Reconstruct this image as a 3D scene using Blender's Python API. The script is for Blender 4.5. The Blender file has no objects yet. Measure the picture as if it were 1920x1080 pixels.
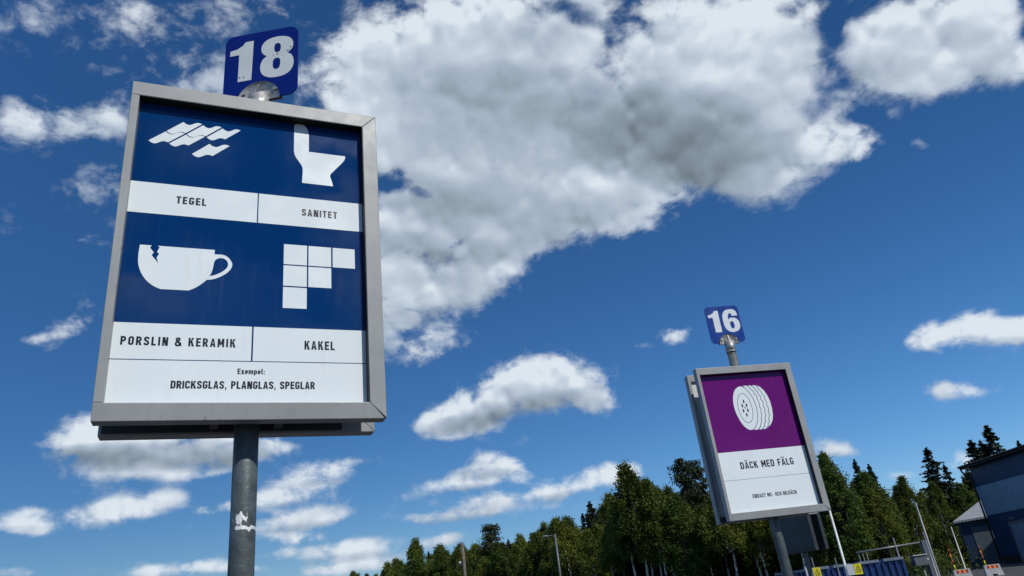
import bpy, bmesh, math, random
import numpy as np
from mathutils import Vector, Matrix, Euler
from mathutils.geometry import tessellate_polygon

# ------------------------------------------------------------------ scene, camera, light
scene = bpy.context.scene
col = scene.collection
PITCH, ROLL, CAM_H = 0.418, -0.1259, 1.6
fwd = Vector((0, math.cos(PITCH), math.sin(PITCH)))
r0 = Vector((1, 0, 0)); u0 = r0.cross(fwd)
right = r0*math.cos(ROLL) + u0*math.sin(ROLL)
up = -r0*math.sin(ROLL) + u0*math.cos(ROLL)
cam_data = bpy.data.cameras.new('camera')
cam = bpy.data.objects.new('camera', cam_data); col.objects.link(cam)
cam.matrix_world = Matrix((( right.x, up.x, -fwd.x, 0), (right.y, up.y, -fwd.y, 0), (right.z, up.z, -fwd.z, CAM_H), (0, 0, 0, 1)))
cam_data.sensor_width = 36.0
cam_data.lens = 1350/1920*36
cam_data.clip_start = 0.05; cam_data.clip_end = 12000
scene.camera = cam

SUN = Vector((0.738, -0.76, 1.1)).normalized()
SUN_EL = math.asin(SUN.z); SUN_AZ = math.atan2(SUN.x, SUN.y)
world = bpy.data.worlds.new('World'); scene.world = world; world.use_nodes = True
wn = world.node_tree; wn.nodes.clear()
sky = wn.nodes.new('ShaderNodeTexSky'); sky.sky_type = 'NISHITA'; sky.sun_disc = False
sky.sun_elevation = SUN_EL; sky.sun_rotation = -SUN_AZ
sky.air_density = 1.0; sky.dust_density = 0.0; sky.ozone_density = 10.0; sky.altitude = 100
bg = wn.nodes.new('ShaderNodeBackground'); bg.inputs['Strength'].default_value = 0.088
wo = wn.nodes.new('ShaderNodeOutputWorld')
hsv = wn.nodes.new('ShaderNodeHueSaturation'); hsv.inputs['Saturation'].default_value = 1.12
wn.links.new(sky.outputs[0], hsv.inputs['Color']); wn.links.new(hsv.outputs[0], bg.inputs[0]); wn.links.new(bg.outputs[0], wo.inputs[0])
sun_data = bpy.data.lights.new('sun', 'SUN'); sun_data.energy = 3.75; sun_data.angle = math.radians(0.55)
sun_data.color = (1.0, 0.955, 0.89)
sun = bpy.data.objects.new('sun', sun_data); col.objects.link(sun)
sun.location = SUN*50
sun.rotation_euler = SUN.to_track_quat('Z', 'Y').to_euler()

scene.view_settings.view_transform = 'Standard'; scene.view_settings.look = 'None'
scene.view_settings.exposure = 0.0; scene.view_settings.gamma = 1.0
scene.cycles.use_denoising = True
scene.cycles.max_bounces = 6; scene.cycles.transparent_max_bounces = 8

# ------------------------------------------------------------------ helpers
def new_mat(name):
    m = bpy.data.materials.new(name); m.use_nodes = True
    return m, m.node_tree, m.node_tree.nodes['Principled BSDF']

def add(nt, kind, **kw):
    n = nt.nodes.new(kind)
    for k, v in kw.items(): setattr(n, k, v)
    return n

def math_node(nt, op, a, b=None, c=None, clamp=False):
    n = nt.nodes.new('ShaderNodeMath'); n.operation = op; n.use_clamp = clamp
    for i, v in enumerate((a, b, c)):
        if v is None: continue
        if isinstance(v, (int, float)): n.inputs[i].default_value = v
        else: nt.links.new(v, n.inputs[i])
    return n.outputs[0]

def mix_col(nt, fac, a, b):
    n = nt.nodes.new('ShaderNodeMix'); n.data_type = 'RGBA'
    for sock, v in ((n.inputs[0], fac), (n.inputs[6], a), (n.inputs[7], b)):
        if isinstance(v, (int, float)): sock.default_value = v
        elif isinstance(v, (tuple, list)): sock.default_value = (*v[:3], 1)
        else: nt.links.new(v, sock)
    return n.outputs[2]

def smooth(nt, x, lo, hi, a=0.0, b=1.0):
    n = nt.nodes.new('ShaderNodeMapRange'); n.interpolation_type = 'SMOOTHSTEP'
    nt.links.new(x, n.inputs[0])
    for i, v in enumerate((lo, hi, a, b)): n.inputs[i+1].default_value = v
    return n.outputs[0]

def noise(nt, vec, scale, detail=4, rough=.55):
    n = nt.nodes.new('ShaderNodeTexNoise')
    n.inputs['Scale'].default_value = scale; n.inputs['Detail'].default_value = detail; n.inputs['Roughness'].default_value = rough
    if vec is not None: nt.links.new(vec, n.inputs['Vector'])
    return n

def paint(name, colr, rough=.45, metal=0.0, var=.08, scale=6.0, bump=0.0, bump_scale=40.0, specks=None, spec=.5, streak=None):
    """a plain coat with slow colour drift, roughness drift and optional dark specks"""
    m, nt, p = new_mat(name)
    tc = add(nt, 'ShaderNodeTexCoord').outputs['Object']
    n = noise(nt, tc, scale, 5)
    c = mix_col(nt, smooth(nt, n.outputs[0], .3, .7), [v*(1-var) for v in colr], [min(1, v*(1+var)) for v in colr])
    if specks:
        sp = noise(nt, tc, specks[0], 3, .6)
        c = mix_col(nt, math_node(nt, 'MULTIPLY', smooth(nt, sp.outputs[0], specks[1], specks[1]+.05), specks[2]), c, specks[3])
    if streak:
        mp = add(nt, 'ShaderNodeMapping'); mp.inputs['Scale'].default_value = (1, 1, .07); nt.links.new(tc, mp.inputs[0])
        st = math_node(nt, 'MULTIPLY', smooth(nt, noise(nt, mp.outputs[0], 42, 5, .6).outputs[0], .50, .74), smooth(nt, noise(nt, tc, 5, 3).outputs[0], .40, .66))
        c = mix_col(nt, math_node(nt, 'MULTIPLY', st, streak[0]), c, streak[1])
    nt.links.new(c, p.inputs['Base Color'])
    r = smooth(nt, noise(nt, tc, scale*2.3, 3).outputs[0], .25, .75, max(.02, rough-.08), rough+.08)
    nt.links.new(r, p.inputs['Roughness'])
    p.inputs['Metallic'].default_value = metal
    p.inputs['Specular IOR Level'].default_value = spec
    if bump:
        b = add(nt, 'ShaderNodeBump'); b.inputs['Strength'].default_value = bump; b.inputs['Distance'].default_value = .01
        nt.links.new(noise(nt, tc, bump_scale, 4).outputs[0], b.inputs['Height']); nt.links.new(b.outputs[0], p.inputs['Normal'])
    return m

def tag(o, label, cat, group=None):
    o['label'] = label; o['category'] = cat
    if group: o['group'] = group
    return o

def empty(name, loc=(0, 0, 0), rot=(0, 0, 0)):
    o = bpy.data.objects.new(name, None); col.objects.link(o)
    o.location = loc; o.rotation_euler = rot; o.empty_display_size = .2
    return o

class MB:
    """collects pieces into ONE mesh"""
    def __init__(s): s.v, s.f, s.mi, s.sm = [], [], [], []
    def add(s, vs, fs, mi=0, smooth=False):
        k = len(s.v); s.v += [tuple(v) for v in vs]
        for f in fs: s.f.append([k+i for i in f]); s.mi.append(mi); s.sm.append(smooth)
        return s
    def box(s, lo, hi, mi=0):
        (a, b, c), (d, e, f) = lo, hi
        vs = [(a,b,c),(d,b,c),(d,e,c),(a,e,c),(a,b,f),(d,b,f),(d,e,f),(a,e,f)]
        return s.add(vs, [(3,2,1,0),(4,5,6,7),(0,1,5,4),(1,2,6,5),(2,3,7,6),(3,0,4,7)], mi)
    def prism_y(s, poly, y0, y1, mi=0):
        """(x, z) polygon, given anticlockwise seen from -y, swept from y0 to y1"""
        n = len(poly); vs = [(x, y0, z) for x, z in poly] + [(x, y1, z) for x, z in poly]
        fs = [list(t) for t in tri(poly)] if n > 4 else [list(range(n))]
        fs2 = [[i+n for i in reversed(f)] for f in fs]
        return s.add(vs, fs + fs2 + [(i, n+i, n+(i+1) % n, (i+1) % n) for i in range(n)], mi)
    def prism_z(s, poly, z0, z1, mi=0):
        n = len(poly); vs = [(x, y, z0) for x, y in poly] + [(x, y, z1) for x, y in poly]
        return s.add(vs, [list(reversed(range(n))), list(range(n, 2*n))] + [(i, (i+1) % n, n+(i+1) % n, n+i) for i in range(n)], mi)
    def tube(s, pts, radii, n=12, mi=0, caps=True):
        pts = [Vector(p) for p in pts]; k = len(s.v); prev = None
        for i, p in enumerate(pts):
            d = (pts[min(i+1, len(pts)-1)] - pts[max(i-1, 0)]).normalized()
            a = (prev - d*prev.dot(d)) if prev is not None else d.orthogonal()
            a.normalize(); b = d.cross(a); prev = a
            r = radii[i] if isinstance(radii, (list, tuple)) else radii
            s.v += [tuple(p + (a*math.cos(2*math.pi*j/n) + b*math.sin(2*math.pi*j/n))*r) for j in range(n)]
        for i in range(len(pts)-1):
            for j in range(n):
                s.f.append([k+i*n+j, k+i*n+(j+1) % n, k+(i+1)*n+(j+1) % n, k+(i+1)*n+j]); s.mi.append(mi); s.sm.append(True)
        if caps:
            s.f.append([k+j for j in reversed(range(n))]); s.mi.append(mi); s.sm.append(False)
            s.f.append([k+(len(pts)-1)*n+j for j in range(n)]); s.mi.append(mi); s.sm.append(False)
        return s
    def build(s, name, mats, parent=None, bevel=0.0, loc=None):
        me = bpy.data.meshes.new(name); me.from_pydata(s.v, [], s.f)
        for m in (mats if isinstance(mats, (list, tuple)) else [mats]): me.materials.append(m)
        me.polygons.foreach_set('material_index', s.mi); me.polygons.foreach_set('use_smooth', s.sm); me.update()
        o = bpy.data.objects.new(name, me); col.objects.link(o)
        if parent is not None: o.parent = parent
        if loc is not None: o.location = loc
        if bevel:
            b = o.modifiers.new('edge', 'BEVEL'); b.width = bevel; b.segments = 2; b.limit_method = 'ANGLE'; b.angle_limit = math.radians(40)
        return o

def tri(poly, holes=()):
    loops = [[Vector((x, z, 0)) for x, z in poly]] + [[Vector((x, z, 0)) for x, z in h] for h in holes]
    flat = [v for l in loops for v in l]; out = []
    for a, b, c in tessellate_polygon(loops):
        n = (flat[b]-flat[a]).cross(flat[c]-flat[a]).z
        out.append((a, b, c) if n > 0 else (a, c, b))
    return out

def sheet(mb, poly, y, holes=(), mi=0):
    pts = list(poly) + [q for h in holes for q in h]
    mb.add([(x, y, z) for x, z in pts], tri(poly, holes), mi)

def rect_sheet(mb, x0, x1, z0, z1, y, mi=0):
    mb.add([(x0, y, z0), (x1, y, z0), (x1, y, z1), (x0, y, z1)], [(0, 1, 2, 3)], mi)

def thick_line(mb, pts, w, y, closed=False, mi=0):
    """a constant-width line laid on the plane at depth y, mitred at its corners"""
    P = [Vector(p) for p in pts]; n = len(P); L, R = [], []
    for i in range(n):
        a = P[(i-1) % n] if (closed or i > 0) else None
        b = P[(i+1) % n] if (closed or i < n-1) else None
        d1 = (P[i]-a).normalized() if a is not None else None
        d2 = (b-P[i]).normalized() if b is not None else None
        if d1 is None: d1 = d2
        if d2 is None: d2 = d1
        n1 = Vector((-d1.y, d1.x)); n2 = Vector((-d2.y, d2.x)); m = n1+n2
        m = m.normalized() if m.length > 1e-6 else n1
        k = w/2/max(.35, m.dot(n1))
        L.append(P[i]+m*k); R.append(P[i]-m*k)
    vs = [(q.x, y, q.y) for q in L] + [(q.x, y, q.y) for q in R]
    fs = [(n+i, n+(i+1) % n, (i+1) % n, i) for i in range(n if closed else n-1)]
    mb.add(vs, fs, mi)

# ------------------------------------------------------------------ lettering: a narrow grotesque drawn with strokes (cap height 1)
def arc(cx, cy, rx, ry, a0, a1, n=7):
    return [(cx+rx*math.cos(math.radians(a0+(a1-a0)*i/n)), cy+ry*math.sin(math.radians(a0+(a1-a0)*i/n))) for i in range(n+1)]

def spline(pts, n=6):
    P = [Vector(p) for p in pts]; P = [2*P[0]-P[1]] + P + [2*P[-1]-P[-2]]; out = []
    for i in range(1, len(P)-2):
        for j in range(n):
            t = j/n
            q = .5*((2*P[i]) + (P[i+1]-P[i-1])*t + (2*P[i-1]-5*P[i]+4*P[i+1]-P[i+2])*t*t + (3*P[i]-P[i-1]-3*P[i+1]+P[i+2])*t**3)
            out.append((q.x, q.y))
    return out + [tuple(P[-2])]

def glyph(ch, s):
    """(advance width, [(points, closed)], [polygons])"""
    h = s/2; W = .50; x0, x1, y0, y1 = h, W-h, h, 1-h; r = (x1-x0)/2*.96; mid = .5
    S, G = [], []
    if ch == ' ': return .26, S, G
    if ch == 'I': return s, [([(h, 0), (h, 1)], 0)], G
    if ch == 'L': W = .42; S = [([(h, 1), (h, h), (W, h)], 0)]
    elif ch == 'T': W = .46; S = [([(0, y1), (W, y1)], 0), ([(W/2, 0), (W/2, 1-s)], 0)]
    elif ch == 'E': W = .44; S = [([(W, y1), (h, y1), (h, h), (W, h)], 0), ([(s, .51), (W*.93, .51)], 0)]
    elif ch == 'F': W = .43; S = [([(W, y1), (h, y1), (h, 0)], 0), ([(s, .49), (W*.92, .49)], 0)]
    elif ch == 'H': S = [([(x0, 0), (x0, 1)], 0), ([(x1, 0), (x1, 1)], 0), ([(s, .51), (W-s, .51)], 0)]
    elif ch == 'O':
        S = [(arc(x0+r, y0+r, r, r, 180, 270) + arc(x1-r, y0+r, r, r, 270, 360) + arc(x1-r, y1-r, r, r, 0, 90) + arc(x0+r, y1-r, r, r, 90, 180), 1)]
    elif ch in 'CG':
        S = [([(x1, .72 if ch == 'G' else .68)] + arc(x1-r, y1-r, r, r, 0, 90) + arc(x0+r, y1-r, r, r, 90, 180) + arc(x0+r, y0+r, r, r, 180, 270) + arc(x1-r, y0+r, r, r, 270, 360) +
              ([(x1, .32)] if ch == 'C' else [(x1, .455), (W*.50, .455)]), 0)]
    elif ch == 'D':
        r = .17; S = [([(x0, y0)] + arc(x1-r, y0+r, r, r, 270, 360) + arc(x1-r, y1-r, r, r, 0, 90) + [(x0, y1)], 1)]
    elif ch in 'PR':
        b = .46; q = (y1-b)/2; S = [([(x0, 0), (x0, y1)] + arc(x1-q*.8, y1-q, q*.8, q, 90, -90) + [(s, b)], 0)]
        if ch == 'R': G = [[(W*.42, b-h), (W*.42+s*1.05, b-h), (W+.02, 0), (W+.02-s*1.08, 0)]]
    elif ch == 'B':
        b = .51; q = (y1-b)/2; q2 = (b-y0)/2
        S = [([(s, b)] + arc(x1-q*.8-.01, y1-q, q*.8, q, -90, 90) + [(x0, y1), (x0, y0)] + arc(x1-q2*.8, y0+q2, q2*.8, q2, -90, 90) + [(s, b)], 0)]
    elif ch == 'S':
        S = [([(x1, .71)] + arc(x1-r, y1-r, r, r, 0, 90, 5) + arc(x0+r, y1-r, r, r, 90, 180, 5) + spline([(x0, .72), (x0+.03, .61), (W/2, .505), (x1-.03, .40), (x1, .29)], 3) +
              arc(x1-r, y0+r, r, r, 0, -90, 5) + arc(x0+r, y0+r, r, r, 270, 180, 5) + [(x0, .29)], 0)]
    elif ch == 'A':
        W = .54; t = s*1.04; c = W/2
        G = [[(0, 0), (t, 0), (c+.012, .80), (c+.012, 1), (c-h*1.02, 1)], [(W-t, 0), (W, 0), (c+h*1.02, 1), (c+.012, 1), (c+.012, .80)], [(.145, .20), (W-.145, .20), (W-.175, .20+s*.92), (.175, .20+s*.92)]]
    elif ch == 'N':
        W = .53; S = [([(h, 0), (h, 1)], 0), ([(W-h, 0), (W-h, 1)], 0)]; G = [[(s*.5, 1), (W-s*1.35, 0), (W-s*.5, 0), (s*1.35, 1)]]
    elif ch == 'M':
        W = .64; c = W/2; S = [([(h, 0), (h, 1)], 0), ([(W-h, 0), (W-h, 1)], 0)]
        G = [[(s*.4, 1), (c-s*.5, .26), (c, .26), (c, .50), (s*1.15, 1)], [(c, .50), (c, .26), (c+s*.5, .26), (W-s*.4, 1), (W-s*1.15, 1)]]
    elif ch == 'K':
        W = .53; S = [([(h, 0), (h, 1)], 0)]
        G = [[(s, .33), (s+.001, .57), (W-s*1.18, 1), (W, 1)], [(s+.045, .50), (W-s*1.15, 0), (W+.02, 0), (s+.165, .64)]]
    elif ch == '&':
        W = .60; S = [(spline([(W-.03, .03), (.36, .40), (.14, .70), (.17, .88), (.28, .925), (.39, .86), (.38, .70), (.14, .45), (.07, .25), (.14, .09), (.29, .065), (.43, .17), (.52, .42)], 5), 0)]
    elif ch == '-': return .30, [([(.03, .44), (.27, .44)], 0)], G
    elif ch == ',': return .20, S, [[(.03, -.17), (.10, -.17), (.19, .17), (.03, .17)]]
    elif ch == ':': return .19, S, [[(.02, 0), (.17, 0), (.17, .17), (.02, .17)], [(.02, .44), (.17, .44), (.17, .61), (.02, .61)]]
    elif ch == 'l': return s+.05, [([(h, 1.02), (h, h*1.4), (s+.05, h)], 0)], G
    elif ch == 'x':
        W = .42; X = .72
        G = [[(0, 0), (s*1.1, 0), (W, X), (W-s*1.1, X)], [(W-s*1.1, 0), (W, 0), (s*1.1, X), (0, X)]]
    elif ch == 'e':
        W = .43; x1 = W-h; X = .72; r = (x1-x0)/2*.97
        S = [([(s, .335), (x1, .335), (x1, X-h-r)] + arc(x1-r, X-h-r, r, r, 0, 90) + arc(x0+r, X-h-r, r, r, 90, 180) + arc(x0+r, y0+r, r, r, 180, 270) + [(x1-.02, y0+.01)], 0)]
    elif ch == 'm':
        W = .66; X = .72; c = W/2; r = .09
        S = [([(h, 0), (h, X)], 0), ([(s, X-h)] + arc(c-r, X-h-r, r, r, 90, 0) + [(c, 0)], 0), ([(c+h, X-h)] + arc(W-h-r, X-h-r, r, r, 90, 0) + [(W-h, 0)], 0)]
    elif ch == 'p':
        W = .44; x1 = W-h; X = .72; r = (x1-x0)/2*.95
        S = [([(h, -.22), (h, X)], 0), ([(s, X-h)] + arc(x1-r, X-h-r, r, r, 90, 0) + arc(x1-r, h+r, r, r, 0, -90) + [(s, h)], 0)]
    elif ch == 'Ä':
        W, S, G = glyph('A', s)
        G = G + [[(.06, 1.09), (.21, 1.09), (.21, 1.24), (.06, 1.24)], [(.33, 1.09), (.48, 1.09), (.48, 1.24), (.33, 1.24)]]
    return W, S, G

def write(name, text, x_left, x_right, z_base, cap, y, mat, parent, s=.165, track=.11):
    """letters filling x_left..x_right with capitals cap high, standing on z_base; one mesh per word"""
    adv = [glyph(c, s)[0] for c in text]
    total = sum(adv) + track*(len(text)-1); k = (x_right-x_left)/total; mb = MB(); x = 0.0
    for c, a in zip(text + ' ', adv + [0]):
        if c == ' ':
            if mb.v: mb.build(name, mat, parent)
            mb = MB()
        else:
            _, S, G = glyph(c, s); sub = MB(); d = 0
            for pts, closed in S:
                thick_line(sub, pts, s, d, bool(closed)); d -= .00008
            for g in G:
                sheet(sub, g if area(g) > 0 else g[::-1], d); d -= .00008
            mb.add([(x_left+(x+v[0])*k, y+v[1], z_base+v[2]*cap) for v in sub.v], sub.f)
        x += a + track

def area(p): return sum(p[i][0]*p[(i+1) % len(p)][1]-p[(i+1) % len(p)][0]*p[i][1] for i in range(len(p)))/2
def ccw(p): return list(p) if area(p) > 0 else list(p)[::-1]
def round_corner_rect(w, h_, r, n=6):
    return arc(-w/2+r, -h_/2+r, r, r, 180, 270, n) + arc(w/2-r, -h_/2+r, r, r, 270, 360, n) + arc(w/2-r, h_/2-r, r, r, 0, 90, n) + arc(-w/2+r, h_/2-r, r, r, 90, 180, n)

# ------------------------------------------------------------------ materials
M = {}
M['frame'] = paint('grey_powder_coat', (.29, .305, .307), .42, 0, .09, 5, specks=(44, .655, .6, (.12, .115, .10)), spec=.45, streak=(.30, (.17, .17, .16)))
M['frame_dirt'] = M['frame']
M['steel'] = paint('galvanised_post', (.082, .102, .106), .50, .25, .38, 11, .2, 60, specks=(48, .64, .55, (.21, .23, .23)))
M['bright_steel'] = paint('bright_galvanised', (.36, .36, .345), .50, .55, .25, 22, .2, 60, specks=(70, .62, .7, (.12, .11, .09)))
M['white'] = paint('white_print', (.735, .80, .815), .22, 0, .015, 3, spec=.5, streak=(.16, (.42, .44, .42)))
M['black'] = paint('black_print', (.012, .014, .018), .3, 0, .05, 5)
M['blue'] = paint('blue_print', (.0004, .030, .132), .08, 0, .05, 2, spec=.5, streak=(.035, (.30, .32, .34)))
M['purple'] = paint('purple_print', (.128, .0035, .140), .10, 0, .05, 2, spec=.45, streak=(.03, (.30, .30, .32)))
M['greyline'] = paint('grey_print', (.16, .16, .19), .3)
M['darkpurple'] = paint('dark_print', (.03, .02, .045), .3)
M['plate_blue'] = paint('blue_enamel', (.0004, .012, .155), .35, 0, .10, 4, specks=(110, .735, .6, (.25, .28, .33)), spec=.18)
M['plate_blue_pale'] = paint('pale_blue_enamel', (.004, .040, .235), .35, 0, .08, 4, spec=.3)  # a paler blue than the enamel above
M['plate_white'] = paint('white_enamel', (.56, .61, .61), .4, 0, .05, 6, specks=(60, .74, .7, (.06, .06, .05)))
M['plate_white_clean'] = paint('clean_white_enamel', (.66, .71, .74), .4, 0, .03, 6)
M['back'] = paint('dark_sheet', (.05, .055, .06), .55, .2, .15, 8)
M['offwhite'] = paint('backing_sheet', (.60, .63, .63), .5, 0, .05, 4)
M['gap_shade'] = paint('dark_gap_shade', (.03, .032, .035), .7)
M['shade_lining'] = paint('black_shade_lining', (.006, .006, .007), .7)
M['dark_box'] = paint('dark_sign_box', (.028, .036, .043), .5, .2, .12, 6)
M['spot'] = paint('rust_spot', (.03, .022, .014), .8)
M['asphalt'] = paint('asphalt', (.050, .050, .052), .85, 0, .25, .9, .5, 60)
M['gravel'] = paint('forest_floor', (.030, .040, .016), .95, 0, .4, .35, .6, 8)
M['verge'] = paint('verge_grass', (.045, .070, .018), .95, 0, .4, 1.3, .8, 12)


# ------------------------------------------------------------------ the recycling signs
def post_material():
    """galvanised post with a splash of white paint on it"""
    m = M['steel'].copy(); m.name = 'splashed_post'; nt = m.node_tree; p = nt.nodes['Principled BSDF']
    tc = add(nt, 'ShaderNodeTexCoord').outputs['Object']
    sep = add(nt, 'ShaderNodeSeparateXYZ'); nt.links.new(tc, sep.inputs[0])
    x, y, z = sep.outputs
    base = p.inputs['Base Color'].links[0].from_socket
    mp = add(nt, 'ShaderNodeMapping'); mp.inputs['Rotation'].default_value = (0, .7, 0); mp.inputs['Scale'].default_value = (1, 1, .45)
    nt.links.new(tc, mp.inputs[0])
    n1 = noise(nt, mp.outputs[0], 110, 4, .6).outputs[0]; n2 = noise(nt, tc, 40, 2).outputs[0]
    def band(c, v, w):   # 1 at c, falling off over w
        return math_node(nt, 'SUBTRACT', 1.0, math_node(nt, 'DIVIDE', math_node(nt, 'ABSOLUTE', math_node(nt, 'SUBTRACT', v, c)), w), clamp=True)
    zz = math_node(nt, 'ADD', z, math_node(nt, 'MULTIPLY', math_node(nt, 'SUBTRACT', n2, .5), .035))
    lo = math_node(nt, 'MULTIPLY', band(SPLASH_Z, zz, .015), smooth(nt, x, -.036, -.02))
    hi = math_node(nt, 'MULTIPLY', band(SPLASH_Z+.030, z, .050), band(-.012, x, .036))
    f1 = smooth(nt, math_node(nt, 'ADD', lo, math_node(nt, 'MULTIPLY', n1, .9)), .90, 1.02)
    f2 = smooth(nt, math_node(nt, 'ADD', math_node(nt, 'MULTIPLY', hi, .60), n1), .80, .85)
    f = math_node(nt, 'MULTIPLY', math_node(nt, 'MAXIMUM', f1, f2), smooth(nt, y, .02, -.005))
    nt.links.new(mix_col(nt, f, base, (.80, .81, .80)), p.inputs['Base Color'])
    return m

HALF = .7086
SPLASH_Z = 1.975
M['splashed'] = post_material()
ONE = [(-.156, .081), (-.156, .111), (-.119, .118), (-.093, .1345), (-.081, .153), (-.040, .154), (-.044, -.080), (-.111, -.080), (-.110, .081)]
EIGHT = [(.0780, .153), (.1150, .148), (.1440, .131), (.1575, .102), (.1540, .070), (.1380, .051), (.1290, .045), (.1480, .031), (.1600, .004), (.1600, -.033), (.1460, -.064), (.1190, -.083), (.0800, -.089), (.0410, -.083), (.0120, -.064), (-.0010, -.035), (-.0010, .002), (.0110, .030), (.0280, .045), (.0170, .053), (.0030, .073), (.0005, .103), (.0140, .131), (.0410, .148)]
EIGHT_T = [(.079, .113), (.0905, .109), (.0965, .094), (.0955, .072), (.088, .059), (.073, .059), (.0655, .072), (.0645, .094), (.069, .109)]
EIGHT_B = [(.077, .024), (.090, .020), (.0955, .004), (.0945, -.023), (.086, -.040), (.070, -.041), (.060, -.026), (.059, .003), (.064, .019)]
SIX = [(.0882, .1600), (.126, .156), (.150, .133), (.157, .098), (.153, .088), (.099, .088), (.098, .104), (.0880, .116), (.0690, .113), (.0560, .088), (.0530, .050), (.0700, .064), (.1000, .067), (.1360, .056), (.1600, .018), (.1620, -.025), (.1400, -.068), (.0890, -.0890), (.0370, -.080), (.0040, -.044), (-.0065, .013), (-.0050, .080), (.0110, .126), (.0420, .153)]
SIX_H = [(.079, .028), (.0966, .022), (.1040, -.006), (.1010, -.034), (.0840, -.052), (.0670, -.044), (.0590, -.010), (.064, .018)]

def closed_spline(p, n=4):
    m = len(p); out = []
    P = [Vector(q) for q in p]
    for i in range(m):
        a, b, c, d = P[i-1], P[i], P[(i+1) % m], P[(i+2) % m]
        for j in range(n):
            t = j/n; q = .5*((2*b) + (c-a)*t + (2*a-5*b+4*c-d)*t*t + (3*b-a-3*c+d)*t**3)
            out.append((q.x, q.y))
    return out

def half_disc(r, n=14, z0=0.0, sx=1.0):
    return [(r*sx*math.cos(math.pi*i/n), z0+r*math.sin(math.pi*i/n)) for i in range(n+1)]

def box_frame(y0, y1, tilt=.006):
    """four aluminium bars; the right corners are mitred, the left ones butted; the lower bar leans back a little"""
    mb = MB(); g = .0004; H = HALF
    xl, xr, zt, zb = -.470, .437, .643, -.645
    mb.prism_y([(-.5, zt), (xr-g, zt), (.5-g, H), (-.5, H)], y0, y1)
    mb.prism_y([(xr, zb+g), (.5, -H+g), (.5, H-g), (xr, zt-g)], y0, y1)
    mb.prism_y([(-.5, zb+g), (xl, zb+g), (xl, zt-g), (-.5, zt-g)], y0, y1)
    k = len(mb.v)
    mb.prism_y([(-.5, -H), (.5-g, -H), (xr-g, zb), (-.5, zb)], y0, y1)
    for i in (k, k+1):
        x, y, z = mb.v[i]; mb.v[i] = (x, y+tilt, z)
    return mb

def flange_mb():
    mb = MB(); n = 18
    for s in (-1, 1):                                  # a half-round cheek in front of and behind the plate, its rim turned out a little
        ring = [[(x, s*y, z) for x, z in half_disc(r, n, -.213)] for r, y in ((.104, .016), (.099, .010), (.030, .008))]
        vs = [q for r in ring for q in r]; m = n+1; fs = []
        for k in range(2):
            for i in range(n):
                f = (k*m+i, k*m+i+1, (k+1)*m+i+1, (k+1)*m+i)
                fs.append(f if s < 0 else f[::-1])
        mb.add(vs, fs, smooth=True)
        mb.add([(-.004, s*.046, -.19), (.004, s*.046, -.19), (.004, s*.011, -.120), (-.004, s*.011, -.120)], [(0, 1, 2, 3)])
    k = len(mb.v); mb.tube([(0, 0, -.300), (0, 0, -.16)], [.049, .049], 24)
    for i in range(k+24, k+48):                        # the socket's top is cut back on both sides of the plate
        x, y, z = mb.v[i]; mb.v[i] = (x, y, z-abs(y)*.75)
    mb.tube([(0, 0, -.303), (0, 0, -.290)], [.0525, .0525], 24)
    return mb

def make_sign(base, rot, zc, plate_z, plate_yaw, post_mat, label, frame='frame', panel='offwhite'):
    t = empty('recycling_sign', base, rot)
    tag(t, label, 'sign', 'signs of the recycling yard')
    L = (0, -.155, zc)
    post = MB(); top = zc+plate_z-.205
    post.tube([(0, 0, 0), (0, 0, top)], [.0445, .0445], 28)
    post.build('post', post_mat, t)
    fr = box_frame(0, .070).build('front_frame', M[frame], t, .0025, L)
    b = MB(); b.box((-.494, .062, -.703), (.494, .0685, .703)); b.build('back_sheet', M['back'], t, loc=L)
    rf = box_frame(.222, .292, .0).build('rear_frame', M[frame], t, .0025, L)
    b = MB(); b.box((-.490, .245, -.70), (.490, .262, .70)); b.build('rear_panel', M[panel], t, loc=L)
    b = MB(); b.box((-.4695, .0005, .6405), (.4365, .0440, .6428)); b.box((.4345, .0005, -.6445), (.4368, .0440, .6400)); b.build('shade_lining', M['shade_lining'], t, loc=L)  # black lining on the top and right inner walls, painting in their shade
    b = MB(); b.box((-.488, .208, -.700), (.365, .2205, -.652)); b.build('shade_strip', M['gap_shade'], t, loc=L)  # near-black strip added to paint shade over the rear frame's lower bar
    for x in (-.115, .115):
        for z0 in (-.695, .55):
            b = MB(); b.box((x-.016, .0705, z0), (x+.016, .2075, z0+.07)); b.box((x-.03, .071, z0+.071), (x+.03, .078, z0+.10)); b.build('hanger_bracket', M['back'], t, loc=L)
    pl = MB(); pl.prism_y(round_corner_rect(.362, .402, .045), -.003, .003)
    plate = pl.build('number_plate', M['plate_blue'], t, loc=(0, 0, zc+plate_z)); plate.rotation_euler = (0, 0, plate_yaw)
    flange_mb().build('plate_bracket', M['bright_steel'], plate)
    for x in (-.058, .062):
        b = MB(); b.tube([(x*1.25, -.020, -.165), (x*1.25, -.011, -.165)], [.009, .009], 8); b.build('bolt', M['bright_steel'], plate)
    return t, plate, L

def numeral(plate, outline, holes, mat):
    b = MB(); sheet(b, ccw(outline), -.0036, [list(h)[::-1] if area(h) > 0 else h for h in holes]); return b.build('numeral', mat, plate)

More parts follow.
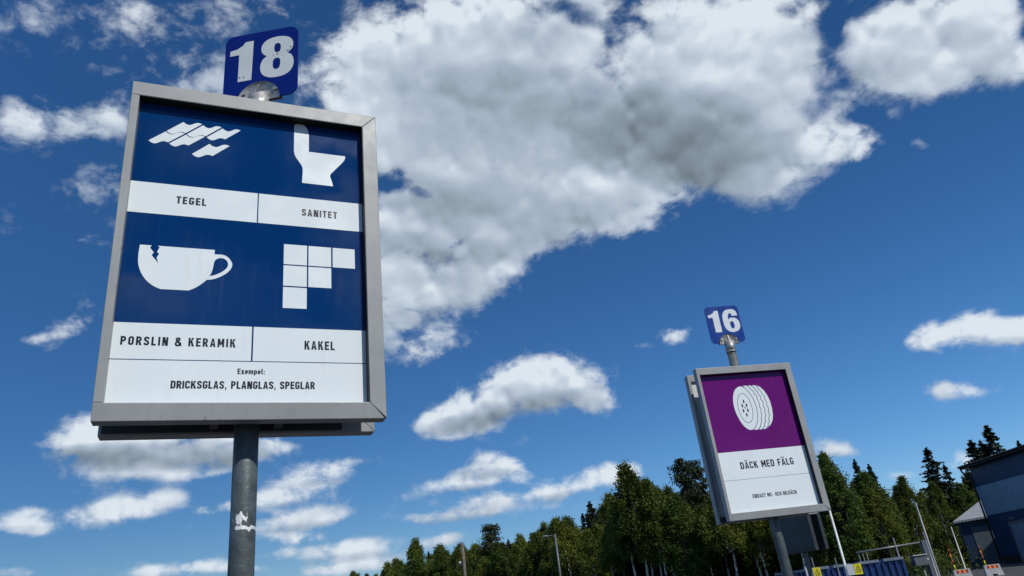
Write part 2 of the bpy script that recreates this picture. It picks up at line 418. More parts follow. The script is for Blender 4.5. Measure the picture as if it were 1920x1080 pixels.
# --- the near sign: 18
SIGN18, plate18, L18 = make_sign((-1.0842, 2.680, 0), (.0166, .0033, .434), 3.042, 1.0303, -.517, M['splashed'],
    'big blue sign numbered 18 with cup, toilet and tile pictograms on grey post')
numeral(plate18, ONE, [], M['plate_white'])
numeral(plate18, closed_spline(EIGHT, 4), [closed_spline(EIGHT_T, 3), closed_spline(EIGHT_B, 3)], M['plate_white'])
for i, (x, z, r) in enumerate(((-.1025, -.0555, .0042), (-.082, -.0575, .0042), (.0806, .0465, .0045), (.1451, .0773, .004), (.130, .056, .0038), (.138, .062, .0026), (.062, .040, .0022), (.121, -.020, .0018))):
    b = MB(); sheet(b, [(x+r*(1+.3*math.sin(3*k+i))*math.cos(k*.7), z+r*(1+.3*math.cos(2*k+i))*math.sin(k*.7)) for k in range(9)], -.0040)
    b.build('rust_spot', M['spot'], plate18)

PY = .044; W1, W2, W3 = PY-.0006, PY-.0012, PY-.0018
b = MB(); b.prism_y([(-.476, -.652), (.446, -.652), (.446, .652), (-.476, .652)], PY, PY+.004)
poster = b.build('poster', M['blue'], SIGN18, loc=L18)
for x0, x1, z0, z1 in ((-.4755, .0014, .1215, .2605), (.0061, .4455, .1215, .2605), (-.4755, -.0006, -.4738, -.3355), (.0054, .4455, -.4738, -.3355), (-.4755, .4455, -.6515, -.4772)):
    b = MB(); rect_sheet(b, x0, x1, z0, z1, W1); b.build('white_band', M['white'], poster)
LET = .158
write('lettering', 'TEGEL', -.3032, -.1930, .1767, .0330, W2, M['black'], poster, .186, .155)
write('lettering', 'SANITET', .1792, .3265, .1745, .0330, W2, M['black'], poster, .186, .155)
write('lettering', 'PORSLIN & KERAMIK', -.4425, -.0575, -.4214, .0333, W2, M['black'], poster, .186, .19)
write('lettering', 'KAKEL', .1950, .3112, -.4224, .0358, W2, M['black'], poster, .186, .155)
write('lettering', 'Exempel:', -.0460, .0513, -.5254, .0214, W2, M['black'], poster, .175, .10)
write('lettering', 'DRICKSGLAS, PLANGLAS, SPEGLAR', -.2680, .2347, -.5822, .0290, W2, M['black'], poster, .186, .085)
# roof tiles
WAVE = [(0, 0), (.0074, -.0063), (.0148, -.0101), (.0242, -.0111), (.0334, -.0069), (.0425, -.0005), (.0517, .0038), (.0612, .0044), (.0716, .0013)]
wav = [(x, z) for x, z in spline(WAVE, 4)]
def tile(sx, sz, dx, dz, w=1.0, cut=0):
    up_ = [(sx+x*w, sz+z*w) for x, z in wav]; lo_ = [(sx+dx+x*w, sz+dz+z*w) for x, z in wav]
    return ccw(up_ + lo_[::-1])
b = MB()
for i in range(3): sheet(b, tile(-.3024+i*.0764, .5688-i*.0031, -.0600, -.0552), W1)
for i in range(2): sheet(b, tile(-.3651+i*.0764, .5106-i*.0031, -.0593, -.0533), W1)
sheet(b, tile(-.1966, .4764, -.0637, -.0598, 1.09), W1)
b.build('pictogram', M['white'], poster)
TOILET = [(.143, .615), (.1441, .6322), (.1523, .639), (.1695, .641), (.1843, .6383), (.1948, .6285), (.2024, .6104), (.2064, .5869), (.2068, .4999), (.365, .4994), (.3648, .4882), (.3595, .4746), (.3425, .4503), (.3213, .4239), (.3002, .396), (.2978, .3867), (.3007, .3747), (.3073, .3544), (.3107, .3355), (.1793, .3360), (.18, .3603), (.1818, .3956), (.1808, .4095), (.1772, .4232), (.1684, .4379), (.1522, .4622), (.1463, .4774), (.1435, .4932)]
b = MB(); sheet(b, ccw(TOILET), W1); b.build('pictogram', M['white'], poster)
CUP = [(-.4141, -.0174), (-.3739, -.0174), (-.3791, -.0277), (-.3645, -.046), (-.3706, -.0591), (-.3455, -.0913), (-.353, -.068), (-.346, -.0517), (-.3535, -.0429), (-.3458, -.0238), (-.3519, -.0174), (-.1503, -.0174), (-.1504, -.0366), (-.1236, -.036)] + \
      spline([(-.1236, -.036), (-.1099, -.0396), (-.0959, -.0506), (-.0862, -.0659), (-.0834, -.0777), (-.0872, -.094), (-.0999, -.1123), (-.117, -.1268), (-.1363, -.1387), (-.1558, -.1459), (-.1721, -.1484)], 3)[1:] + \
      spline([(-.1721, -.1484), (-.1875, -.1646), (-.208, -.1827), (-.2329, -.1972)], 3)[1:] + spline([(-.3299, -.1972), (-.3558, -.1853), (-.3803, -.1644), (-.3992, -.1366), (-.4099, -.1094), (-.4143, -.0867), (-.4158, -.0583)], 3)
HOLE = spline([(-.1631, -.1321), (-.1555, -.11), (-.1514, -.0832), (-.1498, -.0698), (-.1437, -.0586), (-.1329, -.0524), (-.1206, -.0513), (-.1092, -.0562), (-.1015, -.0658), (-.0991, -.079), (-.103, -.0926), (-.1136, -.1054), (-.1286, -.1171), (-.1458, -.1263), (-.1631, -.1321)], 3)[:-1]
b = MB(); sheet(b, ccw(CUP), W1, [ccw(HOLE)[::-1]]); b.build('pictogram', M['white'], poster)
b = MB()
for x0, z1 in ((.1102, .0328), (.2080, .0328), (.3064, .0328), (.1102, -.0634), (.2080, -.0634), (.1102, -.1600)):
    rect_sheet(b, x0, x0+.092, z1-.0908, z1, W1)
b.build('pictogram', M['white'], poster)

# --- the sign further back: 16
SIGN16, plate16, L16 = make_sign((2.1149, 7.0203, 0), (.0052, -.002, .2102), 2.803, 1.2011, -.0723, M['steel'],
    'purple and white sign numbered 16 with a wheel pictogram, standing before the trees')
plate16.data.materials[0] = M['plate_blue_pale']
numeral(plate16, ONE, [], M['plate_white_clean'])
numeral(plate16, closed_spline(SIX, 4), [closed_spline(SIX_H, 3)], M['plate_white_clean'])
b = MB(); b.prism_y([(-.476, -.652), (.446, -.652), (.446, .652), (-.476, .652)], PY, PY+.004)
poster = b.build('poster', M['purple'], SIGN16, loc=L16)
for z0, z1 in ((-.3560, -.1019), (-.6515, -.3595)):
    b = MB(); rect_sheet(b, -.4755, .4455, z0, z1, W1); b.build('white_band', M['white'], poster)
b = MB(); rect_sheet(b, -.4755, .4455, -.3600, -.3555, PY-.0002); b.build('dividing_line', M['greyline'], poster)
write('lettering', 'DÄCK MED FÄLG', -.2560, .2840, -.2660, .0640, W2, M['black'], poster, .168, .12)
write('lettering', 'ENDAST MC- OCH BILDÄCK', -.2080, .2358, -.5303, .0345, W2, M['black'], poster, .165, .09)
TYRE = [(-.0727, .5123), (-.1154, .4912), (-.1461, .4506), (-.1669, .3934), (-.1751, .3303), (-.1709, .2614), (-.157, .2078), (-.1378, .154), (-.1097, .1127), (-.0768, .0893), (-.0493, .0871), (-.0204, .1004), (.0081, .1321), (.0319, .1773), (.0464, .234), (.051, .3077), (.0418, .3776), (.0227, .4326), (-.0043, .4803), (-.0343, .5068)]
TREAD = [(-.030, .5167), (.0056, .5168), (.0169, .5057), (.0255, .5164), (.0483, .5158), (.0625, .505), (.0713, .5163), (.0882, .515), (.1005, .5076), (.105, .5138), (.1384, .4994), (.173, .4591), (.1975, .4034), (.2093, .3436), (.2096, .2743), (.1999, .2063), (.1828, .1602), (.1517, .1207), (.1064, .0904), (.1023, .0959), (.0907, .0848), (.0681, .0846), (.0657, .0962), (.0511, .0843), (.0287, .0846), (.0244, .0995), (.0116, .0839), (-.0320, .0854), (.0081, .1321), (.0319, .1773), (.0464, .234), (.051, .3077), (.0418, .3776), (.0227, .4326), (-.0043, .4803)]
L0 = [(-.0400, .5125), (-.0043, .4803), (.0227, .4326), (.0418, .3776), (.051, .3077), (.0464, .234), (.0319, .1773), (.0081, .1321), (-.0300, .0910)]
Z1 = [(.0169, .5057), (.0372, .4961), (.0405, .477), (.0627, .4538), (.0674, .4293), (.0833, .4039), (.082, .3746), (.0932, .3471), (.0833, .3053), (.095, .2778), (.0834, .2364), (.0865, .2151), (.0707, .1848), (.0707, .1585), (.0509, .1339), (.0479, .1133), (.0244, .0995)]
Z2 = [(.0625, .505), (.0792, .493), (.0826, .4739), (.1048, .4507), (.1038, .4265), (.1224, .401), (.1193, .3691), (.1358, .3465), (.126, .3073), (.1356, .2747), (.1237, .2386), (.1281, .2118), (.1102, .1843), (.1094, .1555), (.0895, .1309), (.0865, .1102), (.0657, .0962)]
Z3 = [(.1005, .5076), (.12, .4954), (.1198, .4738), (.1427, .4532), (.1445, .4289), (.1652, .4005), (.1603, .3687), (.1731, .341), (.1643, .3097), (.174, .2797), (.1619, .2409), (.168, .214), (.1481, .184), (.149, .155), (.129, .1304), (.1248, .1098), (.1023, .0959)]
RING = [(-.0604, .4415), (-.0911, .4331), (-.1158, .4002), (-.1291, .3586), (-.1364, .3062), (-.1322, .2479), (-.1171, .1994), (-.0949, .1673), (-.0669, .1563), (-.0386, .1671), (-.0122, .2017), (.0005, .2481), (.0064, .3005), (-.0002, .3595), (-.0138, .4032), (-.0346, .4315)]
b = MB()
sheet(b, ccw(closed_spline(TYRE, 3)), W1); sheet(b, ccw(TREAD), W1-.0001)
thick_line(b, spline(L0, 4), .0052, W2, mi=1)
for z_ in (Z1, Z2, Z3): thick_line(b, z_, .0056, W2, mi=1)
thick_line(b, closed_spline(RING, 3), .0042, W2, True, mi=1)
for i, (x, z) in enumerate(((-.0644, .3633), (-.0887, .3237), (-.0444, .324), (-.0652, .3018), (-.089, .2745), (-.043, .2752), (-.0663, .2333))):
    k = .6 if i == 3 else 1
    sheet(b, [(x+k*.0082*math.cos(a*.5236), z+k*.0185*math.sin(a*.5236)) for a in range(12)], W2, mi=1)
b.build('pictogram', [M['white'], M['darkpurple']], poster)

# --- the sign behind it, seen edge on
SIGN_EDGE, plate_e, LE = make_sign((4.72, 14.3, 0), (0, .004, -1.22), 2.66, 1.10, .6, M['steel'],
    'dark sign box seen edge-on behind the purple sign, its poster turned away', 'dark_box', 'back')
b = MB(); b.prism_y([(-.476, -.652), (.446, -.652), (.446, .652), (-.476, .652)], PY, PY+.004); b.build('poster', M['back'], SIGN_EDGE, loc=LE)

# ------------------------------------------------------------------ ground
def flat(name, pts, z, mat, kind='structure'):
    b = MB(); b.add([(x, y, z) for x, y in pts], [tuple(range(len(pts)))]); o = b.build(name, mat); o['kind'] = kind; return o
flat('ground', [(5500*math.cos(k*math.pi/24), 5500*math.sin(k*math.pi/24)) for k in range(48)], -.012, M['gravel'])
flat('asphalt_yard', [(-45, -25), (70, -25), (70, 98), (44, 92), (34, 74), (20, 66), (-4, 68), (-45, 80)], 0, M['asphalt'])
flat('grass_verge', [(15.2, 36), (24.5, 47), (33.5, 72), (20, 65.5), (4, 62), (8, 40)], .006, M['verge'])

# ------------------------------------------------------------------ trees
rng = np.random.default_rng(18)
def leaf_material(name, dark, light, hue_scale=.55, trans=.36, rough=.55):
    m, nt, p = new_mat(name)
    tc = add(nt, 'ShaderNodeTexCoord').outputs['Object']
    inf = add(nt, 'ShaderNodeObjectInfo')
    v = add(nt, 'ShaderNodeVectorMath', operation='ADD'); nt.links.new(tc, v.inputs[0]); nt.links.new(inf.outputs['Location'], v.inputs[1])
    n = noise(nt, v.outputs[0], hue_scale, 6, .7).outputs[0]
    f = math_node(nt, 'ADD', smooth(nt, n, .28, .72), math_node(nt, 'MULTIPLY', math_node(nt, 'SUBTRACT', inf.outputs['Random'], .5), .55), clamp=True)
    c = mix_col(nt, f, dark, light)
    nt.links.new(c, p.inputs['Base Color']); p.inputs['Roughness'].default_value = rough; p.inputs['Specular IOR Level'].default_value = .25
    tr = add(nt, 'ShaderNodeBsdfTranslucent'); nt.links.new(c, tr.inputs[0])
    mx = add(nt, 'ShaderNodeMixShader'); mx.inputs[0].default_value = trans
    nt.links.new(p.outputs[0], mx.inputs[1]); nt.links.new(tr.outputs[0], mx.inputs[2])
    nt.links.new(mx.outputs[0], nt.nodes['Material Output'].inputs[0])
    return m
M['birch_leaf'] = leaf_material('birch_leaves', (.036, .058, .008), (.175, .205, .030))
M['aspen_leaf'] = leaf_material('aspen_leaves', (.034, .060, .010), (.120, .170, .028))
M['pine_leaf'] = leaf_material('pine_needles', (.014, .024, .010), (.055, .070, .028), trans=.12)
M['spruce_leaf'] = leaf_material('spruce_needles', (.006, .012, .006), (.018, .028, .012), trans=.08)
M['bush_leaf'] = leaf_material('bush_leaves', (.030, .050, .008), (.085, .115, .018), .9)
def bark(name, pale, dark, sc):
    m, nt, p = new_mat(name)
    tc = add(nt, 'ShaderNodeTexCoord').outputs['Object']
    mp = add(nt, 'ShaderNodeMapping'); mp.inputs['Scale'].default_value = (1, 1, .35); nt.links.new(tc, mp.inputs[0])
    n = noise(nt, mp.outputs[0], sc, 5, .65).outputs[0]
    nt.links.new(mix_col(nt, smooth(nt, n, .48, .60), pale, dark), p.inputs['Base Color']); p.inputs['Roughness'].default_value = .8
    return m
M['birch_bark'] = bark('birch_bark', (.55, .53, .49), (.06, .055, .05), 5)
M['pine_bark'] = bark('pine_bark', (.15, .085, .05), (.05, .035, .025), 4)
M['dark_bark'] = bark('grey_bark', (.085, .075, .065), (.035, .03, .026), 5)

def quads(centres, size, up_bias=0.0, stretch=1.0, droop=0.0):
    """one small leaf-sized quad at every centre, randomly turned"""
    n = len(centres)
    a = rng.normal(size=(n, 3)); a[:, 2] = a[:, 2]*(1-abs(droop)) - droop*1.2; a /= np.linalg.norm(a, axis=1)[:, None]
    b = rng.normal(size=(n, 3)); b -= (b*a).sum(1)[:, None]*a; b /= np.linalg.norm(b, axis=1)[:, None]
    s = (size*(.6+.8*rng.random(n)))[:, None]
    A, B = a*s*stretch, b*s*.62
    v = np.empty((n, 4, 3)); v[:, 0] = centres-A*.5; v[:, 1] = centres+B*.5; v[:, 2] = centres+A*.5; v[:, 3] = centres-B*.5
    return v.reshape(-1, 3)

def leaf_mesh(name, v, mat):
    n = len(v)//4; me = bpy.data.meshes.new(name)
    me.vertices.add(n*4); me.vertices.foreach_set('co', v.astype(np.float32).ravel())
    me.loops.add(n*4); me.loops.foreach_set('vertex_index', np.arange(n*4, dtype=np.int32))
    me.polygons.add(n); me.polygons.foreach_set('loop_start', np.arange(0, n*4, 4, dtype=np.int32))
    me.materials.append(mat); me.update(calc_edges=True); return me

def trunk_mb(h, r, bend, limbs=(), n=9):
    mb = MB(); k = 9; path = []
    for i in range(k):
        t = i/(k-1); path.append((bend[0]*math.sin(t*2.2)*h*.03, bend[1]*math.sin(t*2.9+.5)*h*.025-bend[1]*math.sin(.5)*h*.025, t*h))
    mb.tube(path, [max(.012, r*(1.25 if i == 0 else 1)*(1-.93*i/(k-1))) for i in range(k)], n)
    for p0, p1, rr in limbs:
        m_ = [(a+b)/2 for a, b in zip(p0, p1)]; m_[2] += .12*abs(p1[0]-p0[0]+p1[1]-p0[1])
        mb.tube([p0, m_, p1], [rr, rr*.65, rr*.2], 5)
    return mb

def make_tree(kind, h, seed, low=.45):
    """an Empty with trunk and crown; unit size in metres"""
    global rng; rng = np.random.default_rng(seed); limbs = []
    bend = rng.normal(size=2)
    if kind in ('birch', 'aspen'):
        r = h*.0105; z0 = h*(low if kind == 'birch' else .22); wmax = h*(.150 if kind == 'birch' else .175); nb = 165 if kind == 'birch' else 190; cs = []
        for i in range(nb):
            t = (i+rng.random())/nb; z = z0+(h*.99-z0)*t
            prof = (math.sin(math.pi*min(1, (t*.92+.10))**.8))**.75*(1-.25*t)
            rad = wmax*prof*(.35+.75*rng.random()**.6); ang = rng.random()*6.283
            c = np.array([math.cos(ang)*rad, math.sin(ang)*rad, z])
            if rng.random() < .10: continue
            m = int(74+64*rng.random()); ax = np.array([.26, .26, .36])*(h/14)*(.5+.8*rng.random())
            pts = np.clip(rng.normal(size=(m, 3)), -1.7, 1.7)*ax + c
            if kind == 'birch':
                tail = rng.random(m)**2; pts[:, 2] -= tail*h*.06
                pts[:, :2] += (c[:2]/(np.linalg.norm(c[:2])+1e-3))*tail[:, None]*.25
            cs.append(pts)
            if i % 5 == 0: limbs.append(((0, 0, max(z0*.9, z-rad*.9)), tuple(c), r*.28))
        v = quads(np.concatenate(cs), h*.0152, droop=.35 if kind == 'birch' else 0); bk = 'birch_bark' if kind == 'birch' else 'dark_bark'
        tm = trunk_mb(h*.97, r, bend, limbs)
    elif kind == 'pine':
        r = h*.011; z0 = h*.52; cs = []
        for i in range(46):
            t = rng.random()**.9; z = z0+(h*.97-z0)*t; rad = h*.15*(1-.55*t**1.6)*(.3+.75*rng.random()); ang = rng.random()*6.283
            c = np.array([math.cos(ang)*rad, math.sin(ang)*rad, z+rad*.25])
            m = int(80+60*rng.random()); cs.append(np.clip(rng.normal(size=(m, 3)), -1.7, 1.7)*np.array([.48, .48, .24])*(h/15)*(.6+.6*rng.random()) + c)
            if i % 2 == 0: limbs.append(((0, 0, z-rad*.2), tuple(c), r*.3))
        for i in range(7):
            z = h*(.30+.2*rng.random()); ang = rng.random()*6.283; limbs.append(((0, 0, z), (math.cos(ang)*h*.07, math.sin(ang)*h*.07, z+h*.015), r*.2))
        v = quads(np.concatenate(cs), h*.0165, stretch=1.25); bk = 'pine_bark'; tm = trunk_mb(h*.96, r, bend*.5, limbs)
    else:
        r = h*.011; cs = []
        for i in range(290):
            t = rng.random()**1.1; z = h*(.07+.915*t); ang = rng.random()*6.283
            Lk = (h*.215*(1-t)**.85+h*.010)*(.4+.8*rng.random()); m = int(8+34*Lk/(h*.2))
            s = rng.random(m)**.75; q = np.empty((m, 3)); w = .03*h*.1+.15*Lk*(1.05-s)
            q[:, 0] = math.cos(ang)*Lk*s + rng.normal(size=m)*w
            q[:, 1] = math.sin(ang)*Lk*s + rng.normal(size=m)*w
            q[:, 2] = z - Lk*.50*s**1.2 + Lk*.26*s**3 - rng.random(m)*.012*h
            cs.append(q)
        q = np.empty((60, 3)); q[:, :2] = rng.normal(size=(60, 2))*.012*h*np.linspace(1, .2, 60)[:, None]; q[:, 2] = h*np.linspace(.90, 1.0, 60); cs.append(q)
        v = quads(np.concatenate(cs), h*.0185, stretch=1.35, droop=.25); bk = 'dark_bark'; tm = trunk_mb(h*.985, r, bend*.15)
    t = empty({'birch': 'birch_tree', 'aspen': 'aspen_tree', 'pine': 'pine_tree', 'spruce': 'spruce_tree'}[kind], (0, 0, -500))
    tm.build('trunk', M[bk], t)
    c = bpy.data.objects.new('crown', leaf_mesh('crown', v, M[{'birch': 'birch_leaf', 'aspen': 'aspen_leaf', 'pine': 'pine_leaf', 'spruce': 'spruce_leaf'}[kind]]))
    col.objects.link(c); c.parent = t
    return t

REF = {'birch': 14.0, 'aspen': 14.0, 'pine': 15.0, 'spruce': 15.0}
PROTO = {k: [] for k in REF}
for k, n, s0 in (('birch', 6, 100), ('aspen', 3, 200), ('pine', 3, 300), ('spruce', 4, 400)):
    for i in range(n): PROTO[k].append([make_tree(k, REF[k], s0+i, (.47, .42, .50, .45, .20, .16)[i]), False])
place = random.Random(7)
LABELS = {
    'birch': ('slender leafy birch with pale trunk in the forest edge', 'birches in the forest edge'),
    'aspen': ('broad bushy green tree among the birches of the forest edge', 'broad trees in the forest edge'),
    'pine': ('dark pine with bare trunk and clumpy crown in the forest edge', 'pines in the forest edge'),
    'spruce': ('dark pointed spruce standing behind the leafy trees', 'spruces behind the forest edge')}
def plant(kind, az, dist, h, label=None, group=True, var=None, fat=1.0):
    """az in degrees east of the camera's heading, dist in metres"""
    i = place.randrange(len(PROTO[kind])) if var is None else var
    proto, used = PROTO[kind][i]
    if used:
        t = proto.copy(); col.objects.link(t)
        for ch in proto.children:
            c = ch.copy(); col.objects.link(c); c.parent = t
    else: t = proto; PROTO[kind][i][1] = True
    a = math.radians(az); t.location = (math.sin(a)*dist, math.cos(a)*dist, -.02)
    s = h/REF[kind]; t.scale = (s*fat, s*fat, s); t.rotation_euler = (0, 0, place.random()*6.283)
    lab, grp = LABELS[kind]; t['category'] = 'tree'; t['label'] = label or lab
    if label is None: t['group'] = grp
    elif 'group' in t: del t['group']
    return t

# skyline of the forest: heading (deg), elevation of the tree tops (deg), distance of the front row (m)
SKY = [(-17.5, 3.0, 235), (-15, 3.7, 215), (-12.7, 4.0, 195), (-10.5, 4.6, 180), (-9.5, 4.9, 172), (-7.6, 4.9, 162), (-4.2, 5.4, 145), (-2.7, 5.2, 138), (-.6, 5.7, 128), (1.9, 6.3, 118), (3.2, 6.6, 112),
       (4.6, 7.2, 105), (7.3, 8.0, 96), (8.5, 7.5, 93), (11.4, 7.2, 90), (13.3, 6.6, 88), (17, 6.8, 86), (21.1, 7.0, 86), (22.5, 6.1, 88), (24.2, 5.5, 92), (26, 5.1, 100), (27, 5.0, 126), (28.6, 4.9, 130), (31, 4.9, 134), (36, 5.1, 142)]
def sky_at(az):
    xs = [s[0] for s in SKY]; return float(np.interp(az, xs, [s[1] for s in SKY])), float(np.interp(az, xs, [s[2] for s in SKY]))
# trees that stand out
plant('birch', 6.9, 93, 1.6+93*math.tan(math.radians(9.1)), 'tallest leafy birch of the forest edge, left of the purple sign', var=1, fat=1.25)
plant('birch', 8.3, 91, 1.6+91*math.tan(math.radians(7.8)), 'leafy birch leaning close beside the tallest birch', var=3, fat=1.2)
plant('pine', 11.1, 97, 1.6+97*math.tan(math.radians(9.0)), 'tall dark pine rising just beside the purple sign', var=0, fat=.85)
plant('pine', 12.0, 99, 1.6+99*math.tan(math.radians(8.7)), 'dark pine half hidden by the frame of the purple sign', var=1, fat=.8)
plant('aspen', -9.6, 165, 1.6+165*math.tan(math.radians(5.55)), 'round bushy tree rising above the low end of the forest', var=0, fat=1.25)
plant('pine', -3.9, 150, 1.6+150*math.tan(math.radians(6.1)), 'small pine poking above the forest top near the utility pole', var=2)
plant('aspen', 21.2, 84, 1.6+84*math.tan(math.radians(7.5)), 'broad leafy tree right beside the frame of the purple sign', var=1, fat=1.15)
plant('spruce', 23.1, 96, 1.6+96*math.tan(math.radians(6.9)), 'dark spruce, left one of a close pair behind the leafy trees', var=0)
plant('spruce', 23.9, 97, 1.6+97*math.tan(math.radians(6.4)), 'dark spruce, right one of a close pair behind the leafy trees', var=1)
plant('spruce', 27.7, 134, 1.6+134*math.tan(math.radians(6.8)), 'lone dark spruce tip standing high above the leafy trees', var=2, fat=1.6)
plant('spruce', 28.4, 136, 1.6+136*math.tan(math.radians(5.6)), 'lower spruce next to the lone high spruce tip', var=3)
for i, (az, el, f, v) in enumerate(((30.35, 6.75, 1.6, 1), (31.55, 7.45, 1.7, 0), (30.9, 6.6, 1.4, 3), (29.6, 5.4, .9, 2), (32.9, 6.15, 1.0, 2), (33.9, 6.6, 1.5, 1), (29.2, 4.7, .8, 3))):
    d = 138+i*2
    plant('spruce', az, d, 1.6+d*math.tan(math.radians(el)), ['tall spruce over the corner of the blue building', 'tallest spruce above the roof of the blue building', 'spruce wedged between the two tall ones above the roof', 'thin spruce by the downpipe of the blue building', 'small spruce tip above the roof of the blue building',
          'spruce farthest along the roof of the blue building', 'smallest spruce tip left of the blue building'][i], var=v, fat=f)
# the edge itself, row behind row; the last rows are close and leafy down to the ground
for row in range(8):
    az = -19.0 + row*.3
    while az < 37:
        el, d0 = sky_at(az); d = d0*(1+.05*row) + place.uniform(-2, 2)
        lo, hi = ((.66, .98), (.74, 1.03), (.72, 1.04), (.72, 1.0), (.72, .98), (.66, .82), (.62, .80), (.55, .7))[row]
        h = 1.6 + d*math.tan(math.radians(el))*place.uniform(lo, hi)
        u = place.random()
        if row < 2: kind = 'birch' if u < .84 else 'aspen'
        elif row < 5: kind = 'birch' if u < .42 else 'spruce' if u < .70 else 'pine' if u < .82 else 'aspen'
        else: kind = 'spruce' if u < .6 else 'aspen'
        if az > 19 and row < 2: kind = 'birch' if u < .6 else 'aspen'
        var = None if kind != 'birch' else place.choice((4, 5) if az > 18.5 else (0, 1, 2, 3))
        plant(kind, az, d, h, var=var, fat=place.uniform(1.05, 1.45) if row < 5 else place.uniform(1.5, 2.0))
        az += math.degrees((3.0 if row < 2 else 3.9 if row < 5 else 4.2)*place.uniform(.7, 1.3)/d)

def bush(x, y, w, h, seed, label, light=True):
    global rng; rng = np.random.default_rng(seed); cs = []
    for i in range(16):
        a = rng.random()*6.283; r = w*.5*rng.random()**.6
        cs.append(rng.normal(size=(60, 3))*np.array([.13, .13, .15])*w*.8 + [math.cos(a)*r, math.sin(a)*r, h*(.25+.55*rng.random()*(1-(r/w)))])
    p = np.concatenate(cs); p = p[p[:, 2] > .03]
    t = empty('bush', (x, y, 0)); tag(t, label, 'bush')
    o = bpy.data.objects.new('crown', leaf_mesh('crown', quads(p, .20), M['bush_leaf'] if light else M['birch_leaf'])); col.objects.link(o); o.parent = t
    st = MB()
    for i in range(5): st.tube([(0, 0, 0), (.2*w*math.cos(i*1.26), .2*w*math.sin(i*1.26), h*.55)], [.03, .01], 5)
    st.build('stem', M['dark_bark'], t)
bush(29.9, 60, 4.2, 2.3, 1, 'sunlit yellow-green bush behind the left concrete barrier')
bush(27.2, 59, 3.2, 1.9, 2, 'yellow-green bush beside the tall thin steel pole')
bush(11.7, 35, 1.6, 2.2, 3, 'bright bush left of the blue containers, by the yellow warning sign')
bush(8.6, 27.5, 1.3, 2.0, 4, 'small green bush under the edge-on sign box')
bush(33.5, 68, 4.5, 2.4, 5, 'dark green bush in front of the grey roofed shed', False)

# ------------------------------------------------------------------ buildings
def corrugated(name, colr, pitch=14.0, rough=.5, axis=1):
    """painted sheet steel with upright ribs"""
    m = paint(name, colr, rough, 0, .10, 1.2); nt = m.node_tree; p = nt.nodes['Principled BSDF']
    tc = add(nt, 'ShaderNodeTexCoord').outputs['Object']
    sep = add(nt, 'ShaderNodeSeparateXYZ'); nt.links.new(tc, sep.inputs[0])
    s = math_node(nt, 'SINE', math_node(nt, 'MULTIPLY', math_node(nt, 'ADD', sep.outputs[0], sep.outputs[1]), pitch*2))
    b = add(nt, 'ShaderNodeBump'); b.inputs['Strength'].default_value = .35; b.inputs['Distance'].default_value = .03
    nt.links.new(s, b.inputs['Height']); nt.links.new(b.outputs[0], p.inputs['Normal']); return m
M['wall_blue'] = corrugated('blue_sheet_wall', (.010, .048, .120))
M['wall_band'] = corrugated('pale_band', (.23, .33, .42), 5.0)
M['fascia'] = paint('dark_fascia', (.012, .012, .015), .6)
M['plinth'] = paint('dark_plinth', (.02, .02, .022), .8)
M['door_grey'] = corrugated('pale_door', (.20, .255, .33), 9.0)
M['shed_roof'] = corrugated('pale_roof', (.27, .29, .31), 8.0)
M['shed_wall'] = corrugated('dark_blue_wall', (.012, .036, .085))
M['shed_door'] = paint('grey_door', (.09, .115, .13), .6)
M['container_blue'] = paint('container_blue', (.005, .028, .115), .4, 0, .18, 3, specks=(18, .70, .5, (.05, .03, .02)))
M['container_rim'] = paint('container_rim', (.13, .17, .22), .5, 0, .2, 5)
M['lightgrey'] = paint('light_grey_metal', (.20, .215, .23), .4, .3, .1, 6)
M['midgrey'] = paint('mid_grey_metal', (.10, .115, .125), .5, .2, .12, 6)
M['concrete'] = paint('concrete', (.40, .395, .38), .85, 0, .12, 3, .3, 30)
M['orange'] = paint('orange_reflector', (.80, .24, .04), .4); M['red'] = paint('red_reflector', (.35, .02, .012), .4)
M['yellow'] = paint('yellow_plate', (.78, .66, .01), .4, 0, .05); M['wood'] = paint('weathered_wood', (.12, .10, .085), .85, 0, .25, 6, .3, 30)
M['lampglass'] = paint('lamp_glass', (.55, .57, .58), .2)
M['pole_white'] = paint('white_pole', (.62, .62, .60), .4)

t = empty('blue_building', (49.5, 86.6, 0)); tag(t, 'big dark blue building with a pale band along its wall and a dark roof edge', 'building')
b = MB(); X1, Y0, HT = 24, -48, 10.35
b.box((0, Y0, .8), (X1, 0, 5.1)); b.box((0, Y0, 8.22), (X1, 0, HT)); b.build('wall', M['wall_blue'], t)
b = MB(); b.box((-.03, Y0, 5.105), (X1, .03, 8.215)); b.build('pale_band', M['wall_band'], t)
b = MB(); b.box((.02, Y0, 0), (X1, -.02, .795)); b.build('plinth', M['plinth'], t)
b = MB(); b.prism_y([(-.75, HT+.02), (X1+.75, HT+.02), (X1+.75, HT+.34), (X1/2, HT+1.6), (-.75, HT+.34)], Y0-.6, .7)
rf = b.build('roof', M['fascia'], t)
b = MB(); b.tube([(-.84, Y0-.6, HT+.30), (-.84, .72, HT+.30)], .10, 8); b.build('gutter', M['fascia'], rf)
b = MB(); b.tube([(-.84, .35, HT+.25), (-.80, .3, HT-.25), (-.15, .16, HT-1.2), (-.13, .13, HT-1.7), (-.13, .13, .2)], .10, 8); b.build('downpipe', M['fascia'], t)
b = MB(); b.box((-.07, -9.4, .05), (-.002, -3.75, 3.9)); d = b.build('garage_door', M['door_grey'], t)
b = MB(); b.box((-.13, -9.7, 3.905), (.0, -3.5, 4.12)); b.box((-.11, -3.74, .05), (0, -3.52, 3.90)); b.build('door_frame', M['lightgrey'], d)
